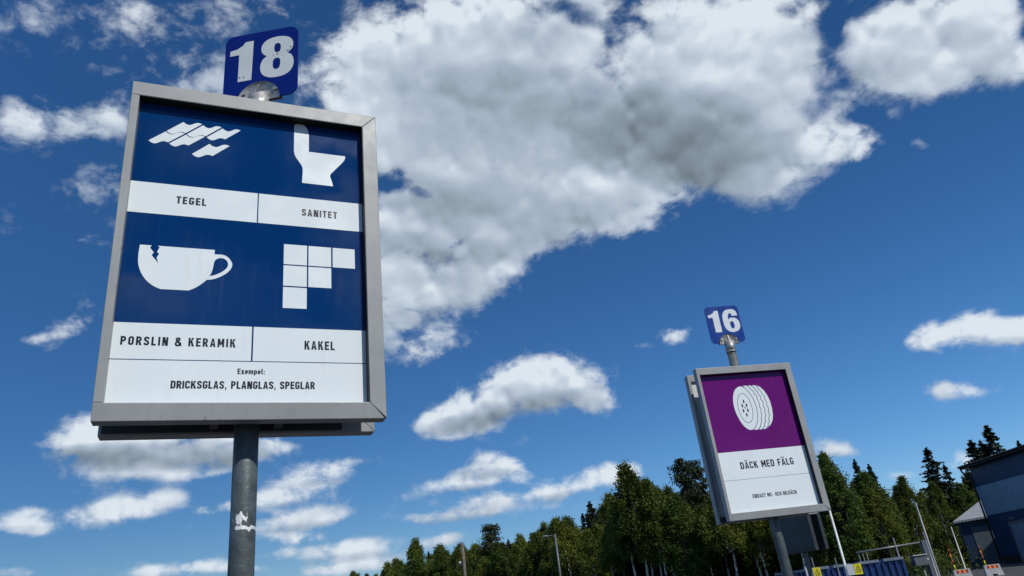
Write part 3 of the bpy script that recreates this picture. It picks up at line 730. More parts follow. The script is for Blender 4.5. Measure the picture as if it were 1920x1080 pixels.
b = MB(); b.box((-.30, -4.75, 4.24), (-.001, -4.45, 4.50)); b.tube([(-.30, -4.6, 4.36), (-.42, -4.6, 4.28)], [.10, .13], 8); b.build('wall_lamp', M['lightgrey'], t)

t = empty('shed', (50.6, 95.0, 0), (0, 0, -.47)); tag(t, 'low dark blue shed with a pale grey roof, behind the big blue building', 'shed')
b = MB(); b.box((0, 0, 0), (14, 10, 5.2)); b.build('wall', M['shed_wall'], t)
b = MB(); k = .5
b.add([(-k, -k, 5.25), (14+k, -k, 5.62), (14+k, 10+k, 5.62), (-k, 10+k, 5.25), (4.5, 4.6, 8.05), (12, 4.6, 8.05), (-k, -k, 5.02), (14+k, -k, 5.38), (14+k, 10+k, 5.38), (-k, 10+k, 5.02)],
      [(0, 1, 5, 4), (1, 2, 5), (2, 3, 4, 5), (3, 0, 4), (6, 7, 1, 0), (7, 8, 2, 1), (8, 9, 3, 2), (9, 6, 0, 3), (9, 8, 7, 6)]); b.build('roof', M['shed_roof'], t)
b = MB(); b.box((1.15, -.05, 0), (4.2, -.002, 4.35)); b.build('garage_door', M['shed_door'], t)

# ------------------------------------------------------------------ yard furniture
def container(x, y, rz, w, label):
    t = empty('skip_container', (x, y, 0), (0, 0, rz)); tag(t, label, 'container', 'blue containers of the yard')
    H = 1.66; D = 5.4; b = MB(); wall = .05
    b.box((-w/2, 0, .18), (w/2, wall, H)); b.box((-w/2, D-wall, .18), (w/2, D, H))
    b.box((-w/2, wall, .18), (-w/2+wall, D-wall, H)); b.box((w/2-wall, wall, .18), (w/2, D-wall, H)); b.box((-w/2+wall, wall, .18), (w/2-wall, D-wall, .24))
    n = 6
    for i in range(n+1):
        x0 = -w/2+.05+(w-.16)*i/n; b.box((x0, -.07, .22), (x0+.07, -.001, H-.02))
    for i in range(10):
        y0 = .1+(D-.3)*i/9
        for s in (-1, 1): b.box((s*w/2-(.06 if s < 0 else -.001), y0, .22), (s*w/2+(-.001 if s < 0 else .06), y0+.08, H-.02))
    b.build('body', M['container_blue'], t)
    b = MB()
    for x0, x1 in ((-w/2-.07, -.12), (.06, w/2-.02)): b.box((x0, -.10, H+.002), (x1, .08, H+.10))
    for s in (-1, 1): b.box((s*w/2-.06, .085, H+.002), (s*w/2+.06, D, H+.09))
    b.build('rim', M['container_rim'], t)
    b = MB()
    for s in (-1, 1):
        for y0 in (.7, 4.4): b.tube([(s*w*.38-.06, y0, .1), (s*w*.38+.06, y0, .1)], .1, 12)
    b.build('wheel', M['back'], t)
    return t
container(12.62, 29.9, -.05, 1.62, 'blue ribbed container under the grey crossbar, closer to the grey box')
container(10.95, 30.6, -.02, 1.45, 'lower-looking blue container behind the white flagpole')

t = empty('crossbar_frame', (12.12, 30.6, 0)); tag(t, 'grey steel frame with a long crossbar above the blue containers', 'steel frame')
b = MB(); b.tube([(-.05, 0, 2.10), (2.55, 0, 2.185)], .03, 8); b.build('crossbar', M['lightgrey'], t)
b = MB(); b.box((2.50, -.11, 0), (2.74, .11, 2.25)); b.build('wide_post', M['midgrey'], t)
for x, z in ((.02, 2.08), (.18, 2.08), (.33, 2.09)):
    b = MB(); b.tube([(x, .02, 0), (x, .02, z)], .018, 6); b.build('rail_post', M['midgrey'], t)

def pole(name, x, y, h, r, mat, label, group=None, cap=True):
    b = MB(); b.tube([(0, 0, 0), (0, 0, .12), (0, 0, .125), (0, 0, h-.03), (0, 0, h)], [r*1.7, r*1.7, r, r*.9, r*.6], 10)
    o = b.build(name, mat); o.location = (x, y, 0); return tag(o, label, 'pole', group)
pole('steel_post', 13.37, 30.0, 2.45, .030, M['lightgrey'], 'grey steel post standing at the end of the blue container')
pole('steel_post', 14.55, 30.0, 2.52, .026, M['lightgrey'], 'grey steel post touching the wide post of the crossbar frame')
pole('steel_pole', 27.9, 57.2, 5.45, .065, M['lightgrey'], 'tall thin steel pole rising above everything by the crossbar frame')
pole('flag_pole', 8.27, 22.0, 4.6, .032, M['pole_white'], 'white flagpole running down from the corner of the purple sign')
pole('steel_post', 8.75, 26.0, 2.05, .030, M['midgrey'], 'thin grey post under the edge-on sign box')
pole('steel_post', 10.05, 27.5, 1.98, .030, M['midgrey'], 'thin grey post in front of the dark end of the container')
pole('marker_post', 28.2, 54.0, 3.35, .035, M['pole_white'], 'pale slim post before the bushes, between steel pole and barrier')

t = empty('grey_cabinet', (14.05, 30.0, 0)); tag(t, 'grey metal cabinet on a thin post, in front of the crossbar frame', 'cabinet')
b = MB(); b.box((-.22, -.16, 1.36), (.27, .16, 1.70)); b.build('box', M['midgrey'], t, .01)
b = MB(); b.prism_z([(-.26, -.20), (.30, -.20), (.30, .20), (-.26, .20)], 1.703, 1.745); b.build('lid', M['lightgrey'], t, .008)
b = MB(); b.tube([(.08, 0, 0), (.08, 0, 1.357)], .045, 10); b.build('post', M['midgrey'], t)
b = MB(); b.box((.275, -.12, 1.52), (.33, -.06, 1.59)); b.build('handle', M['pole_white'], t)

def warning(x, y, label, z=1.50):
    t = empty('warning_sign', (x, y, 0), (0, 0, -.25)); tag(t, label, 'sign', 'yellow warning signs by the containers')
    b = MB(); b.box((-.20, .005, z-.14), (-.005, .10, z+.14)); b.build('side_box', M['pole_white'], t, .006)
    b = MB(); b.box((0, 0, z-.14), (.19, .012, z+.14)); p = b.build('plate', M['yellow'], t)
    b = MB(); thick_line(b, [(.035, z-.02), (.155, z-.02), (.095, z+.095)], .012, -.0015, True)
    rect_sheet(b, .088, .102, z+.015, z+.055, -.0015); rect_sheet(b, .088, .102, z-.005, z+.006, -.0015)
    rect_sheet(b, .03, .16, z-.062, z-.048, -.0015); rect_sheet(b, .04, .15, z-.090, z-.078, -.0015); b.build('warning_triangle', M['black'], p)
    b = MB(); b.tube([(-.10, .15, 0), (-.10, .15, z+.10)], .035, 8); b.build('post', M['midgrey'], t)
warning(7.36, 22.0, 'yellow warning sign left of the flagpole, next to the pole of the edge-on sign', 1.57)
warning(8.42, 21.8, 'yellow warning sign right of the flagpole, in front of a blue container', 1.54)

def barrier(x, y, rz, label, stake_label, lean):
    t = empty('concrete_barrier', (x, y, 0), (0, 0, rz)); tag(t, label, 'barrier', 'concrete barriers on the asphalt')
    b = MB(); b.add([(-.52, -.24, 0), (.52, -.24, 0), (.52, .24, 0), (-.52, .24, 0), (-.46, -.14, .70), (.46, -.14, .70), (.46, .14, .70), (-.46, .14, .70)], [(3, 2, 1, 0), (4, 5, 6, 7), (0, 1, 5, 4), (1, 2, 6, 5), (2, 3, 7, 6), (3, 0, 4, 7)])
    b.box((-.14, -.2425, 0), (.14, -.2405, .13), 1); b.build('block', [M['concrete'], M['plinth']], t, .02)
    for i in range(5):
        x0 = -.33+i*.135; k = .10/.70
        b = MB(); b.add([(x0, -.176, .47), (x0+.13, -.176, .47), (x0+.13, -.149, .66), (x0, -.149, .66)], [(0, 1, 2, 3)]); b.build('reflector', M['red' if i % 2 == 0 else 'orange'], t)
    s = empty('snow_stake', (x-.05, y+.5, 0), (.0, lean, rz)); tag(s, stake_label, 'snow stake', 'striped snow stakes')
    for i in range(6):
        b = MB(); b.tube([(0, 0, .33*i), (0, 0, .33*(i+1))], .035, 8); b.build('stripe', M['red' if i % 2 else 'yellow' if i < 4 else 'orange'], s)
barrier(25.82, 50.0, -.30, 'white concrete barrier with striped reflectors, nearer the steel pole', 'striped snow stake behind the barrier nearer the steel pole', -.03)
barrier(29.4, 53.0, -.25, 'white concrete barrier with striped reflectors, by the dark wall of the blue building', 'striped snow stake behind the barrier by the blue building', -.02)

t = empty('street_lamp', (.95, 62, 0)); tag(t, 'tall pale street lamp with a short arm, in front of the birches', 'street lamp')
b = MB(); b.tube([(0, 0, 0), (0, 0, 6.85)], [.11, .075], 12); b.build('post', M['midgrey'], t)
b = MB(); b.tube([(0, 0, 6.65), (-.35, -.1, 6.74), (-.62, -.2, 6.76)], .035, 8); b.build('arm', M['midgrey'], t)
b = MB(); b.add([(-.55, -.13, 6.70), (-1.02, -.20, 6.74), (-1.02, -.36, 6.74), (-.55, -.29, 6.70), (-.58, -.15, 6.83), (-.98, -.22, 6.82), (-.98, -.34, 6.82), (-.58, -.27, 6.83)], [(3, 2, 1, 0), (4, 5, 6, 7), (0, 1, 5, 4), (1, 2, 6, 5), (2, 3, 7, 6), (3, 0, 4, 7)]); b.build('lamp_head', M['midgrey'], t, .02)

t = empty('utility_pole', (-6.75, 63, 0)); tag(t, 'weathered wooden utility pole with a small lamp on its side', 'utility pole')
b = MB(); b.tube([(0, 0, 0), (0, 0, 7.15)], [.15, .11], 12); b.build('post', M['wood'], t)
b = MB(); b.box((-.16, -.09, 6.35), (-.11, .09, 7.05)); b.build('crosspiece', M['wood'], t)
b = MB(); b.box((-.42, -.16, 5.32), (-.16, .04, 5.75)); l = b.build('lamp_box', M['fascia'], t, .02)
b = MB(); b.box((-.38, -.19, 5.58), (-.22, -.162, 5.74)); b.build('lamp_glass', M['lampglass'], l)

# ------------------------------------------------------------------ the sky's clouds: a far dome, clear where there is no cloud
# each lump: heading, elevation (deg), two half axes in the tangent plane, thickness
CLOUD_LUMPS = [
    (-13.7,40.64,0.0759,0.0026,-0.0012,-0.044,0.7), (-22.84,44.77,0.0561,0.0094,0.0012,-0.028,0.45), (-29.02,40.48,0.0779,0.0023,-0.0035,-0.0478,0.5),
    (-32.89,43.09,0.0409,0.0121,0.0027,-0.0223,0.55), (-40.43,40.49,0.0439,0.0075,0.0008,-0.0289,0.5), (-25.74,38.95,0.0559,0.0093,0.0025,-0.0389,0.5),
    (-9.96,42.21,0.0764,-0.0003,-0.0034,-0.0608,0.9), (-3.1,41.21,0.1205,-0.0102,-0.009,-0.0827,1.0), (3.98,41.32,0.1112,-0.0186,-0.0122,-0.0748,1.0),
    (-0.92,44.5,0.083,-0.0089,-0.005,-0.0393,0.8), (10.24,42.31,0.0801,-0.0197,-0.0125,-0.0589,0.8), (7.52,38.03,0.0832,-0.0172,-0.0142,-0.0761,1.0),
    (1.36,36.03,0.1436,-0.0198,-0.013,-0.093,1.0), (-6.3,36.63,0.1011,-0.0058,-0.0065,-0.0784,1.0), (-10.19,39.12,0.0776,-0.0008,-0.0034,-0.0625,1.0),
    (9.46,33.18,0.0903,-0.0198,-0.0139,-0.0707,1.0), (-0.23,32.47,0.1166,-0.0143,-0.0092,-0.0727,1.0), (4.77,29.74,0.0935,-0.0157,-0.0082,-0.0508,1.0),
    (10.22,30.09,0.0765,-0.0168,-0.01,-0.0498,1.0), (-3.55,29.84,0.103,-0.0098,-0.0059,-0.0586,1.0), (-8.42,29.31,0.0657,-0.0036,-0.0029,-0.0438,1.0),
    (0.6,28.15,0.0586,-0.0077,-0.0058,-0.044,0.9), (-8.7,25.55,0.0955,-0.0059,-0.0037,-0.0586,1.0), (-3.09,25.56,0.07,0.0243,0.0145,-0.042,1.0),
    (-10.27,22.27,0.0581,-0.0034,-0.0023,-0.0436,0.8), (-6.37,20.32,0.039,0.0105,0.0054,-0.0198,0.5), (-9.53,19.72,0.0362,-0.0026,-0.0012,-0.0217,0.4),
    (17.63,38.72,0.0634,-0.021,-0.0171,-0.0652,1.0), (22.42,39.34,0.0654,-0.0261,-0.0148,-0.0498,1.0), (15.62,35.59,0.0784,-0.0231,-0.0165,-0.0677,1.0),
    (21.42,35.26,0.0791,-0.0289,-0.0223,-0.0785,1.0), (26.46,37.21,0.0563,-0.0251,-0.0178,-0.0552,1.0), (27.17,34.57,0.0417,-0.0183,-0.016,-0.0496,1.0),
    (17.67,32.61,0.0835,-0.0256,-0.0156,-0.0611,1.0), (22.54,31.65,0.0724,-0.026,-0.0189,-0.0659,1.0), (26.04,31.34,0.0347,-0.0139,-0.0118,-0.0382,0.9),
    (22.84,28.47,0.0516,-0.0177,-0.0104,-0.0364,0.95), (18.96,30.61,0.0575,-0.0179,-0.008,-0.0304,0.9), (13.29,30.73,0.0544,-0.0137,-0.0093,-0.042,1.0),
    (27.76,28.91,0.0468,-0.0093,-0.0044,-0.0297,0.9), (30.62,28.26,0.0254,0.0045,0.0033,-0.0226,0.7), (11.22,28.2,0.0415,0.0093,0.0065,-0.0284,0.8),
    (34.17,33.64,0.0344,-0.0186,-0.017,-0.0463,0.95), (36.75,32.91,0.046,-0.0265,-0.0171,-0.045,1.0), (39.52,32.28,0.0387,-0.024,-0.0194,-0.049,1.0),
    (41.41,32.39,0.0247,-0.0163,-0.0129,-0.0316,1.0), (34.91,31.43,0.0387,-0.0205,-0.0106,-0.0289,0.8), (30.74,31.22,0.0308,0.0045,0.0023,-0.0162,0.55),
    (37.09,30.22,0.0412,-0.0228,-0.0085,-0.0226,0.8), (41.19,29.29,0.0208,-0.0128,-0.0086,-0.0214,0.8), (42.07,28.63,0.0202,-0.0126,-0.0085,-0.0212,0.7),
    (33.02,29.29,0.0123,-0.0059,-0.0025,-0.0071,0.45), (33.22,27.82,0.0126,0.0047,0.0026,-0.0091,0.4), (34.26,26.59,0.0088,-0.0093,-0.003,-0.0038,0.35),
    (29.09,38.97,0.0377,-0.0188,-0.0044,-0.0127,0.6), (32.28,37.86,0.0274,-0.0036,-0.0003,-0.0125,0.5), (3.34,15.87,0.0648,-0.0092,-0.0056,-0.0371,1.0),
    (0.78,16.41,0.055,0.0024,0.0016,-0.0376,1.0), (-2.44,15.32,0.0617,0.0091,0.005,-0.0321,1.0), (-5.15,14.36,0.0581,0.0041,0.0022,-0.0249,1.0),
    (-6.69,13.89,0.0397,-0.0038,-0.0014,-0.0177,0.77), (5.4,14.53,0.0264,-0.0144,-0.0092,-0.0164,0.9), (-5.24,13.34,0.0471,0.0016,0.0007,-0.0142,0.77),
    (-1.5,12.32,0.0421,-0.0014,-0.0003,-0.0106,0.42), (-3.31,10.57,0.0372,-0.0042,-0.002,-0.0187,0.86), (-1.72,9.75,0.0228,-0.0027,-0.0015,-0.0131,0.77),
    (-5.95,9.26,0.0456,-0.0009,0.0,-0.0096,0.77), (-4.82,9.78,0.0356,-0.0039,-0.0013,-0.0137,0.73), (-4.46,7.52,0.0368,0.0009,0.0007,-0.0149,0.82),
    (-6.63,6.98,0.0394,-0.0002,0.0003,-0.0094,0.77), (-9.65,7.14,0.0222,-0.0022,-0.0004,-0.0073,0.6), (-3.29,7.71,0.0198,-0.0022,-0.0014,-0.0135,0.77),
    (2.18,8.24,0.0384,0.0003,-0.0,-0.015,0.82), (4.94,8.6,0.0368,0.0,-0.0004,-0.0164,0.82), (6.86,8.49,0.0332,-0.0047,-0.0027,-0.0148,0.73),
    (0.66,7.8,0.0313,-0.0012,-0.0004,-0.0082,0.75), (0.34,6.97,0.0316,-0.0038,-0.0011,-0.008,0.45), (30.68,13.84,0.0278,-0.0052,-0.0049,-0.0196,1.0),
    (33.16,13.78,0.0263,-0.0053,-0.0047,-0.0179,1.0), (34.45,12.91,0.0293,-0.0059,-0.0038,-0.0141,1.0), (30.07,13.55,0.0231,-0.0066,-0.004,-0.0121,0.9),
    (35.74,12.87,0.0207,-0.0067,-0.0051,-0.0142,0.9), (30.26,10.13,0.0267,-0.0067,-0.0039,-0.0118,0.95), (32.07,9.57,0.0214,-0.0032,-0.0015,-0.0059,0.5),
    (21.58,7.97,0.0203,-0.0038,-0.0035,-0.0125,0.77), (22.75,7.63,0.0164,-0.0031,-0.0029,-0.0099,0.73), (12.67,18.27,0.022,-0.0044,-0.0027,-0.0127,0.75),
    (10.09,17.86,0.0154,-0.0028,-0.001,-0.005,0.4), (29.74,5.48,0.0243,0.0066,0.001,-0.0123,0.7), (25.7,5.29,0.0197,-0.0036,-0.0022,-0.0071,0.55),
    (-37.34,34.34,0.0579,0.026,0.0072,-0.0259,0.6), (-33.78,35.63,0.0397,0.0179,0.0076,-0.0265,0.6), (-39.55,34.7,0.0293,0.0089,0.0039,-0.0233,0.6),
    (-34.25,31.16,0.0329,0.0066,0.0035,-0.0282,0.5), (-32.35,30.91,0.0284,0.005,0.0043,-0.0384,0.45), (-33.98,21.47,0.035,0.0239,0.0074,-0.0137,0.55),
    (-33.47,22.79,0.0118,0.021,0.0117,-0.0091,0.42), (-18.01,8.34,0.1004,0.0026,0.0043,-0.0388,0.3), (-14.63,4.89,0.1013,-0.0033,0.0013,-0.0254,0.32),
    (-5.31,8.13,0.0999,-0.0007,0.0006,-0.0338,0.27), (2.9,7.55,0.0916,-0.0025,-0.001,-0.0237,0.27), (-26.06,5.24,0.0775,-0.0025,0.0018,-0.0149,0.3),
    (-29.28,8.72,0.0869,0.0037,0.0036,-0.021,0.25), (-27.61,12.54,0.1435,0.0074,0.0049,-0.0347,0.25), (31.82,12.76,0.0606,-0.0123,-0.0065,-0.024,0.22),
    (-36.42,20.32,0.0354,0.0097,0.0012,-0.0048,0.38), (-33.02,27.47,0.0224,0.0033,0.0011,-0.0096,0.35), (-32.04,13.59,0.0492,0.008,0.0048,-0.0206,0.86),
    (-29.76,13.84,0.0467,-0.0002,0.0023,-0.025,0.77), (-26.59,12.88,0.0927,0.0064,0.0035,-0.023,0.86), (-27.9,11.9,0.0846,0.0024,0.0014,-0.0113,0.77),
    (-22.62,12.94,0.0611,0.0032,0.0024,-0.0198,0.86), (-25.09,11.48,0.0376,0.0041,0.0018,-0.0096,0.8), (-32.81,14.71,0.0257,0.015,0.0088,-0.0166,0.77),
    (-20.17,13.11,0.0275,0.0012,0.0009,-0.0087,0.55), (-30.9,8.97,0.0447,0.0049,0.0033,-0.0142,0.86), (-29.33,9.3,0.0335,0.0036,0.0037,-0.0169,0.86),
    (-26.98,9.72,0.0251,0.0045,0.0037,-0.0135,0.77), (-35.4,8.98,0.0242,0.0041,0.0042,-0.0146,0.73), (-34.59,8.3,0.0282,-0.0013,0.001,-0.0079,0.7),
    (-16.0,11.05,0.0537,0.0076,0.0032,-0.0161,0.86), (-18.02,10.42,0.0363,0.0026,0.0013,-0.0093,0.73), (-19.53,9.39,0.0517,0.0056,0.0025,-0.013,0.77),
    (-22.65,9.19,0.037,0.0044,0.0017,-0.0083,0.73), (-17.63,7.86,0.0526,0.003,0.0018,-0.013,0.77), (-16.49,7.84,0.0277,0.0015,0.0016,-0.0118,0.77),
    (-18.56,6.54,0.0421,-0.0,0.0007,-0.007,0.75), (-14.42,5.42,0.0532,0.0038,0.002,-0.0128,0.77), (-17.81,5.56,0.0488,-0.0004,0.0008,-0.0082,0.7),
    (-12.91,4.72,0.037,-0.0038,-0.0004,-0.0115,0.8), (-27.03,5.16,0.0344,0.0002,0.0013,-0.0083,0.7), (-24.88,5.18,0.0428,0.0001,0.0015,-0.0102,0.75),
    (-21.77,4.83,0.0341,-0.0032,0.0003,-0.0085,0.7), (-35.23,5.71,0.0273,-0.002,0.0008,-0.0055,0.6), (-15.02,4.17,0.0563,-0.001,0.0005,-0.007,0.7),
    (-7.57,5.4,0.031,0.0029,0.0015,-0.0105,0.8), (-20.22,6.94,0.0382,0.0009,0.001,-0.0076,0.6), (14.47,42.22,0.02,-0.0119,-0.0121,-0.0213,-0.42),
    (12.53,40.3,0.0207,-0.0116,-0.014,-0.0258,-0.46), (10.74,38.67,0.0286,-0.007,-0.0057,-0.0268,-0.52), (9.69,37.05,0.018,-0.0041,-0.0036,-0.0177,-0.38),
    (10.06,43.57,0.0281,-0.0148,-0.0067,-0.0126,-0.6), (5.2,44.24,0.0204,-0.0037,-0.002,-0.0115,-0.35), (-4.39,43.66,0.0125,-0.0008,-0.0016,-0.0158,-0.42),
    (-9.71,32.84,0.021,-0.0044,-0.0026,-0.0112,-0.6), (-7.23,32.09,0.0178,-0.0059,-0.0026,-0.0075,-0.55), (31.69,36.56,0.0127,-0.0091,-0.0134,-0.0257,-0.42),
    (29.73,33.81,0.0115,-0.0094,-0.016,-0.0252,-0.46), (27.93,31.68,0.0139,-0.0131,-0.0108,-0.014,-0.5), (28.74,38.71,0.0142,-0.007,-0.0032,-0.0093,-0.5),
    (-9.22,21.04,0.0245,0.0026,0.0008,-0.0073,-0.45),
]
CLOUD_BASES = [
    (1.53,37.03,0.1216,-0.017,-0.0075,-0.0528,0.51), (15.01,33.48,0.0923,-0.0258,-0.0122,-0.0514,0.85), (19.08,31.0,0.076,-0.024,-0.0106,-0.0405,0.55),
    (11.44,35.08,0.0547,-0.0134,-0.0103,-0.0484,0.51), (-1.91,31.17,0.1026,-0.0111,-0.0037,-0.0327,0.42), (6.46,28.41,0.0722,0.006,0.0026,-0.0293,0.47),
    (-3.43,26.65,0.0804,0.0132,0.0031,-0.019,0.34), (-9.92,28.12,0.0655,-0.0029,-0.001,-0.0189,0.34), (23.31,33.87,0.0427,0.008,0.0057,-0.0268,0.26),
    (38.3,32.91,0.0312,-0.0189,-0.0064,-0.0164,0.26), (-8.48,22.16,0.0509,0.0054,0.0014,-0.0131,0.34), (-8.96,41.44,0.0558,-0.001,-0.0017,-0.027,0.21),
    (7.61,42.75,0.0407,-0.0087,-0.005,-0.026,0.21), (-0.38,14.34,0.0948,0.008,0.0013,-0.0143,0.46), (-5.63,13.79,0.0508,0.0019,0.0005,-0.0093,0.43),
    (-4.31,9.8,0.0538,-0.0022,-0.0002,-0.0062,0.43), (-6.07,8.8,0.0462,-0.0018,-0.0001,-0.0048,0.43), (-5.86,6.51,0.0528,-0.0005,0.0001,-0.0054,0.43),
    (2.46,7.34,0.06,-0.0015,-0.0003,-0.0068,0.43), (31.46,12.67,0.0412,-0.0083,-0.0016,-0.006,0.31), (34.27,12.41,0.0292,-0.0063,-0.0013,-0.0047,0.25),
    (30.41,9.58,0.0306,-0.0075,-0.0014,-0.0041,0.25), (22.12,7.3,0.0235,-0.0044,-0.0011,-0.0037,0.25), (-27.98,12.91,0.104,0.0039,0.0018,-0.0139,1.0),
    (-23.33,12.33,0.0573,0.0019,0.0012,-0.0105,0.98), (-32.61,13.03,0.0329,-0.0,0.0007,-0.0061,0.47), (-30.51,8.27,0.0497,0.003,0.0009,-0.0047,0.39),
    (-35.03,8.32,0.0253,-0.0011,0.0005,-0.004,0.3), (-16.28,10.41,0.0506,0.0034,0.0006,-0.0047,0.39), (-19.52,8.9,0.0519,0.0036,0.0006,-0.0039,0.33),
    (-17.63,7.27,0.0527,0.001,0.0004,-0.0039,0.36), (-14.63,4.86,0.0533,0.0001,0.0004,-0.0045,0.36), (-24.86,4.7,0.0479,-0.0044,0.0002,-0.0036,0.3),
]
def build_sky():
    R = 6500.0
    az = np.radians(np.concatenate([np.arange(-180, -47, 3.0), np.arange(-47, 48, .18), np.arange(48, 180, 3.0)]))
    el = np.radians(np.concatenate([np.arange(-1.5, 53, .18), np.arange(53, 88, 3.0)]))
    A, E = np.meshgrid(az, el); na, ne = len(az), len(el)
    D = np.stack([np.sin(A)*np.cos(E), np.cos(A)*np.cos(E), np.sin(E)], -1).reshape(-1, 3)
    def field(lumps, power):
        keep = np.ones(len(D)); cut = np.zeros(len(D))
        for a, e, ax, ay, bx, by, w in lumps:
            a, e = math.radians(a), math.radians(e)
            c = np.array([math.sin(a)*math.cos(e), math.cos(a)*math.cos(e), math.sin(e)])
            e1 = np.array([math.cos(a), -math.sin(a), 0]); e2 = np.cross(e1, c)
            dc = D@c; ok = dc > .3; g = np.where(ok, dc, 1)
            x, y = (D@e1)/g, (D@e2)/g; det = ax*by-ay*bx
            u, v = (x*by-y*bx)/det, (y*ax-x*ay)/det
            q = np.where(ok, np.clip(1-(u*u+v*v)/2.3, 0, 1)**power, 0)
            if w > 0: keep *= 1-np.clip(w*q, 0, .985)
            else: cut = np.maximum(cut, -w*q)
        return np.clip(1-keep-cut, 0, 1)
    rnd = random.Random(3); extra = []
    while len(extra) < 46:                                # the rest of the sky, away from the sun
        a = rnd.uniform(44, 318); e = 6+rnd.random()**1.5*60
        if e > 46 or math.hypot((a-math.degrees(SUN_AZ))*math.cos(math.radians(e)), e-math.degrees(SUN_EL)) > 13:
            s = rnd.uniform(.03, .10)*(.5+e/50)
            if math.hypot((a-math.degrees(SUN_AZ))*math.cos(math.radians(e)), e-math.degrees(SUN_EL)) > 13: extra.append((a, e, s*1.6, 0, 0, s*(.35+e/120), rnd.uniform(.7, 1)))
            else: extra.append((a, e, .001, 0, 0, .001, .1))
    extra += [(142, 23, .065, 0, 0, .06, .9), (145.5, 29.5, .055, 0, 0, .05, .9), (148, 19, .06, 0, 0, .035, .8)]  # unseen clouds added behind the camera to brighten the near poster by reflection
    cover = field(CLOUD_LUMPS+extra, 1.5); base = field(CLOUD_BASES+[(a, e-math.degrees(by)*.5, ax*.8, 0, 0, by*.5, .6) for a, e, ax, _, _, by, w in extra], 1.0)
    # rounded heads heaped up inside every lump: a height field standing out from the cloud towards us
    heads = np.zeros(len(D)); G = D.reshape(ne, na, 3)
    for a, e, ax, ay, bx, by, w in CLOUD_LUMPS:
        if w < .58: continue
        a, e = math.radians(a), math.radians(e)
        c = np.array([math.sin(a)*math.cos(e), math.cos(a)*math.cos(e), math.sin(e)]); e1 = np.array([math.cos(a), -math.sin(a), 0]); e2 = np.cross(e1, c)
        big_r, rm = math.hypot(ax, ay), math.hypot(bx, by)
        for i in range(int(14+16*min(2.2, big_r/rm))):
            ph, q = rnd.random()*6.283, rnd.random()**.55*1.02
            u, v = q*math.cos(ph), q*math.sin(ph)
            if v > .55 and e < .55: v *= .6             # the local v axis points down: flatter feet low in the sky
            r = rm*(rnd.uniform(.16, .46) if rm < .04 else rnd.uniform(.12, .52))*(1.15-.55*q)
            p = c + e1*(u*ax+v*bx) + e2*(u*ay+v*by); p /= np.linalg.norm(p)
            pa, pe = math.atan2(p[0], p[1]), math.asin(p[2]); wa = r*1.1/max(.2, math.cos(pe))
            i0, i1 = np.searchsorted(az, (pa-wa, pa+wa)); j0, j1 = np.searchsorted(el, (pe-r*1.1, pe+r*1.1))
            if i1 <= i0 or j1 <= j0: continue
            d2 = ((G[j0:j1, i0:i1]-p)**2).sum(-1)/r**2
            h = np.sqrt(np.clip(1-d2, 0, 1))*(r/.045)**.6*w*(1 if rm < .04 else .85)
            blk = heads.reshape(ne, na)[j0:j1, i0:i1]; np.maximum(blk, h + .15*blk*(h > 0), out=blk)
    Hg = heads.reshape(ne, na)
    for _ in range(2):
        Hg = (Hg*2 + np.roll(Hg, 1, 0) + np.roll(Hg, -1, 0) + np.roll(Hg, 1, 1) + np.roll(Hg, -1, 1))/6
    def sunward(F, up_, side): return np.roll(np.roll(F, -up_, 0), -side, 1)
    Tg = cover.reshape(ne, na); heads = Hg.ravel(); heads_s = sunward(Hg, 4, 2).ravel(); cover_s = sunward(Tg, 14, 6).ravel()
    me = bpy.data.meshes.new('sky'); me.vertices.add(len(D)); me.vertices.foreach_set('co', (D*R).astype(np.float32).ravel())
    i, j = np.meshgrid(np.arange(na), np.arange(ne-1)); i2 = (i+1) % na
    q = np.stack([j*na+i, (j+1)*na+i, (j+1)*na+i2, j*na+i2], -1).reshape(-1, 4).astype(np.int32)
    me.loops.add(q.size); me.loops.foreach_set('vertex_index', q.ravel()); me.polygons.add(len(q)); me.polygons.foreach_set('loop_start', np.arange(0, q.size, 4, dtype=np.int32))
    for nm, arr in (('thickness', cover), ('underside', base), ('heads', heads), ('heads_sunward', heads_s), ('thickness_sunward', cover_s)):
        at = me.attributes.new(nm, 'FLOAT', 'POINT'); at.data.foreach_set('value', arr.astype(np.float32))
    me.polygons.foreach_set('use_smooth', np.ones(len(q), dtype=bool)); me.update(calc_edges=True)
    m = bpy.data.materials.new('clouds'); m.use_nodes = True; nt = m.node_tree; nt.nodes.clear(); m.cycles.emission_sampling = 'NONE'
    def attr(n): a = add(nt, 'ShaderNodeAttribute'); a.attribute_name = n; return a.outputs['Fac']
    geo = add(nt, 'ShaderNodeTexCoord').outputs['Object']
    nrm = add(nt, 'ShaderNodeVectorMath', operation='NORMALIZE'); nt.links.new(geo, nrm.inputs[0])
    mp = add(nt, 'ShaderNodeMapping'); mp.inputs['Scale'].default_value = (1, 1, 1.45); nt.links.new(nrm.outputs[0], mp.inputs[0]); P = mp.outputs[0]
    def shift(vec, col_out, k):
        w1 = add(nt, 'ShaderNodeVectorMath', operation='SUBTRACT'); nt.links.new(col_out, w1.inputs[0]); w1.inputs[1].default_value = (.5, .5, .5)
        w2 = add(nt, 'ShaderNodeVectorMath', operation='SCALE'); nt.links.new(w1.outputs[0], w2.inputs[0]); w2.inputs['Scale'].default_value = k
        w3 = add(nt, 'ShaderNodeVectorMath', operation='ADD'); nt.links.new(vec, w3.inputs[0]); nt.links.new(w2.outputs[0], w3.inputs[1]); return w3.outputs[0]
    Q = shift(P, noise(nt, P, 7, 3, .5).outputs['Color'], .06)
    Q = shift(Q, noise(nt, Q, 30, 3, .5).outputs['Color'], .010)
    n0 = noise(nt, Q, 17, 10, .60).outputs[0]
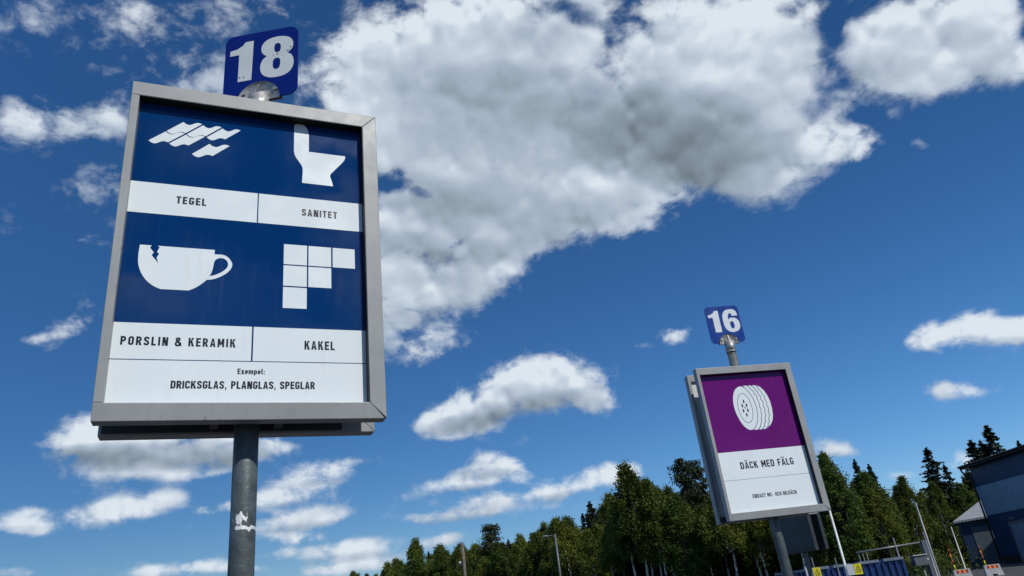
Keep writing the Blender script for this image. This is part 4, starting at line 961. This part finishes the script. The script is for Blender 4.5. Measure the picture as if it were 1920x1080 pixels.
    big = noise(nt, P, 6.5, 4, .55).outputs[0]
    wide = noise(nt, P, 4.2, 3, .5).outputs[0]
    n2 = noise(nt, Q, 46, 7, .58).outputs[0]
    T, U, H, Hs, Ts = [attr(n_) for n_ in ('thickness', 'underside', 'heads', 'heads_sunward', 'thickness_sunward')]
    def centred(x, k, mid=.5): return math_node(nt, 'MULTIPLY', math_node(nt, 'SUBTRACT', x, mid), k)
    def diff(a_, b_, k): return math_node(nt, 'MULTIPLY', math_node(nt, 'SUBTRACT', a_, b_), k)
    def total(*xs):
        r = xs[0]
        for x in xs[1:]: r = math_node(nt, 'ADD', r, x)
        return r
    dens = total(math_node(nt, 'MULTIPLY', T, .82), math_node(nt, 'MULTIPLY', H, .55), centred(n0, 1.75), centred(n2, 1.0), centred(big, .5))
    alpha = math_node(nt, 'MULTIPLY', smooth(nt, dens, .20, .86), math_node(nt, 'MULTIPLY', smooth(nt, T, .02, .14), smooth(nt, T, .15, .85, .50, 1.0)))
    # brightness: heads lit on the side of the sun, grey where we look up at a thick underside
    relief = total(diff(H, Hs, .62), diff(T, Ts, .22), centred(n0, .30), centred(n2, .16))
    grey = total(math_node(nt, 'MULTIPLY', U, .74), centred(big, .85), centred(wide, .60))
    thick = smooth(nt, T, .70, 1.0, 0, .06)
    lum = math_node(nt, 'ADD', math_node(nt, 'SUBTRACT', math_node(nt, 'SUBTRACT', .85, grey), thick), relief, clamp=True)
    ramp = add(nt, 'ShaderNodeValToRGB'); nt.links.new(lum, ramp.inputs[0]); cr = ramp.color_ramp
    cr.elements[0].position = .0; cr.elements[0].color = (.165, .21, .255, 1)
    cr.elements[1].position = 1.0; cr.elements[1].color = (.72, .79, .86, 1)
    for pos, c in ((.30, (.26, .325, .395, 1)), (.62, (.40, .48, .585, 1)), (.84, (.55, .63, .73, 1))):
        e_ = cr.elements.new(pos); e_.color = c
    em = add(nt, 'ShaderNodeEmission'); nt.links.new(ramp.outputs[0], em.inputs[0])
    tr = add(nt, 'ShaderNodeBsdfTransparent'); mx = add(nt, 'ShaderNodeMixShader'); out = add(nt, 'ShaderNodeOutputMaterial')
    nt.links.new(alpha, mx.inputs[0]); nt.links.new(tr.outputs[0], mx.inputs[1]); nt.links.new(em.outputs[0], mx.inputs[2]); nt.links.new(mx.outputs[0], out.inputs[0])
    me.materials.append(m)
    o = bpy.data.objects.new('sky', me); col.objects.link(o); o['kind'] = 'structure'
build_sky()
for k in PROTO:                                            # a tree form that found no place is removed
    for t, used in PROTO[k]:
        if not used:
            for c in list(t.children): bpy.data.objects.remove(c)
            bpy.data.objects.remove(t)
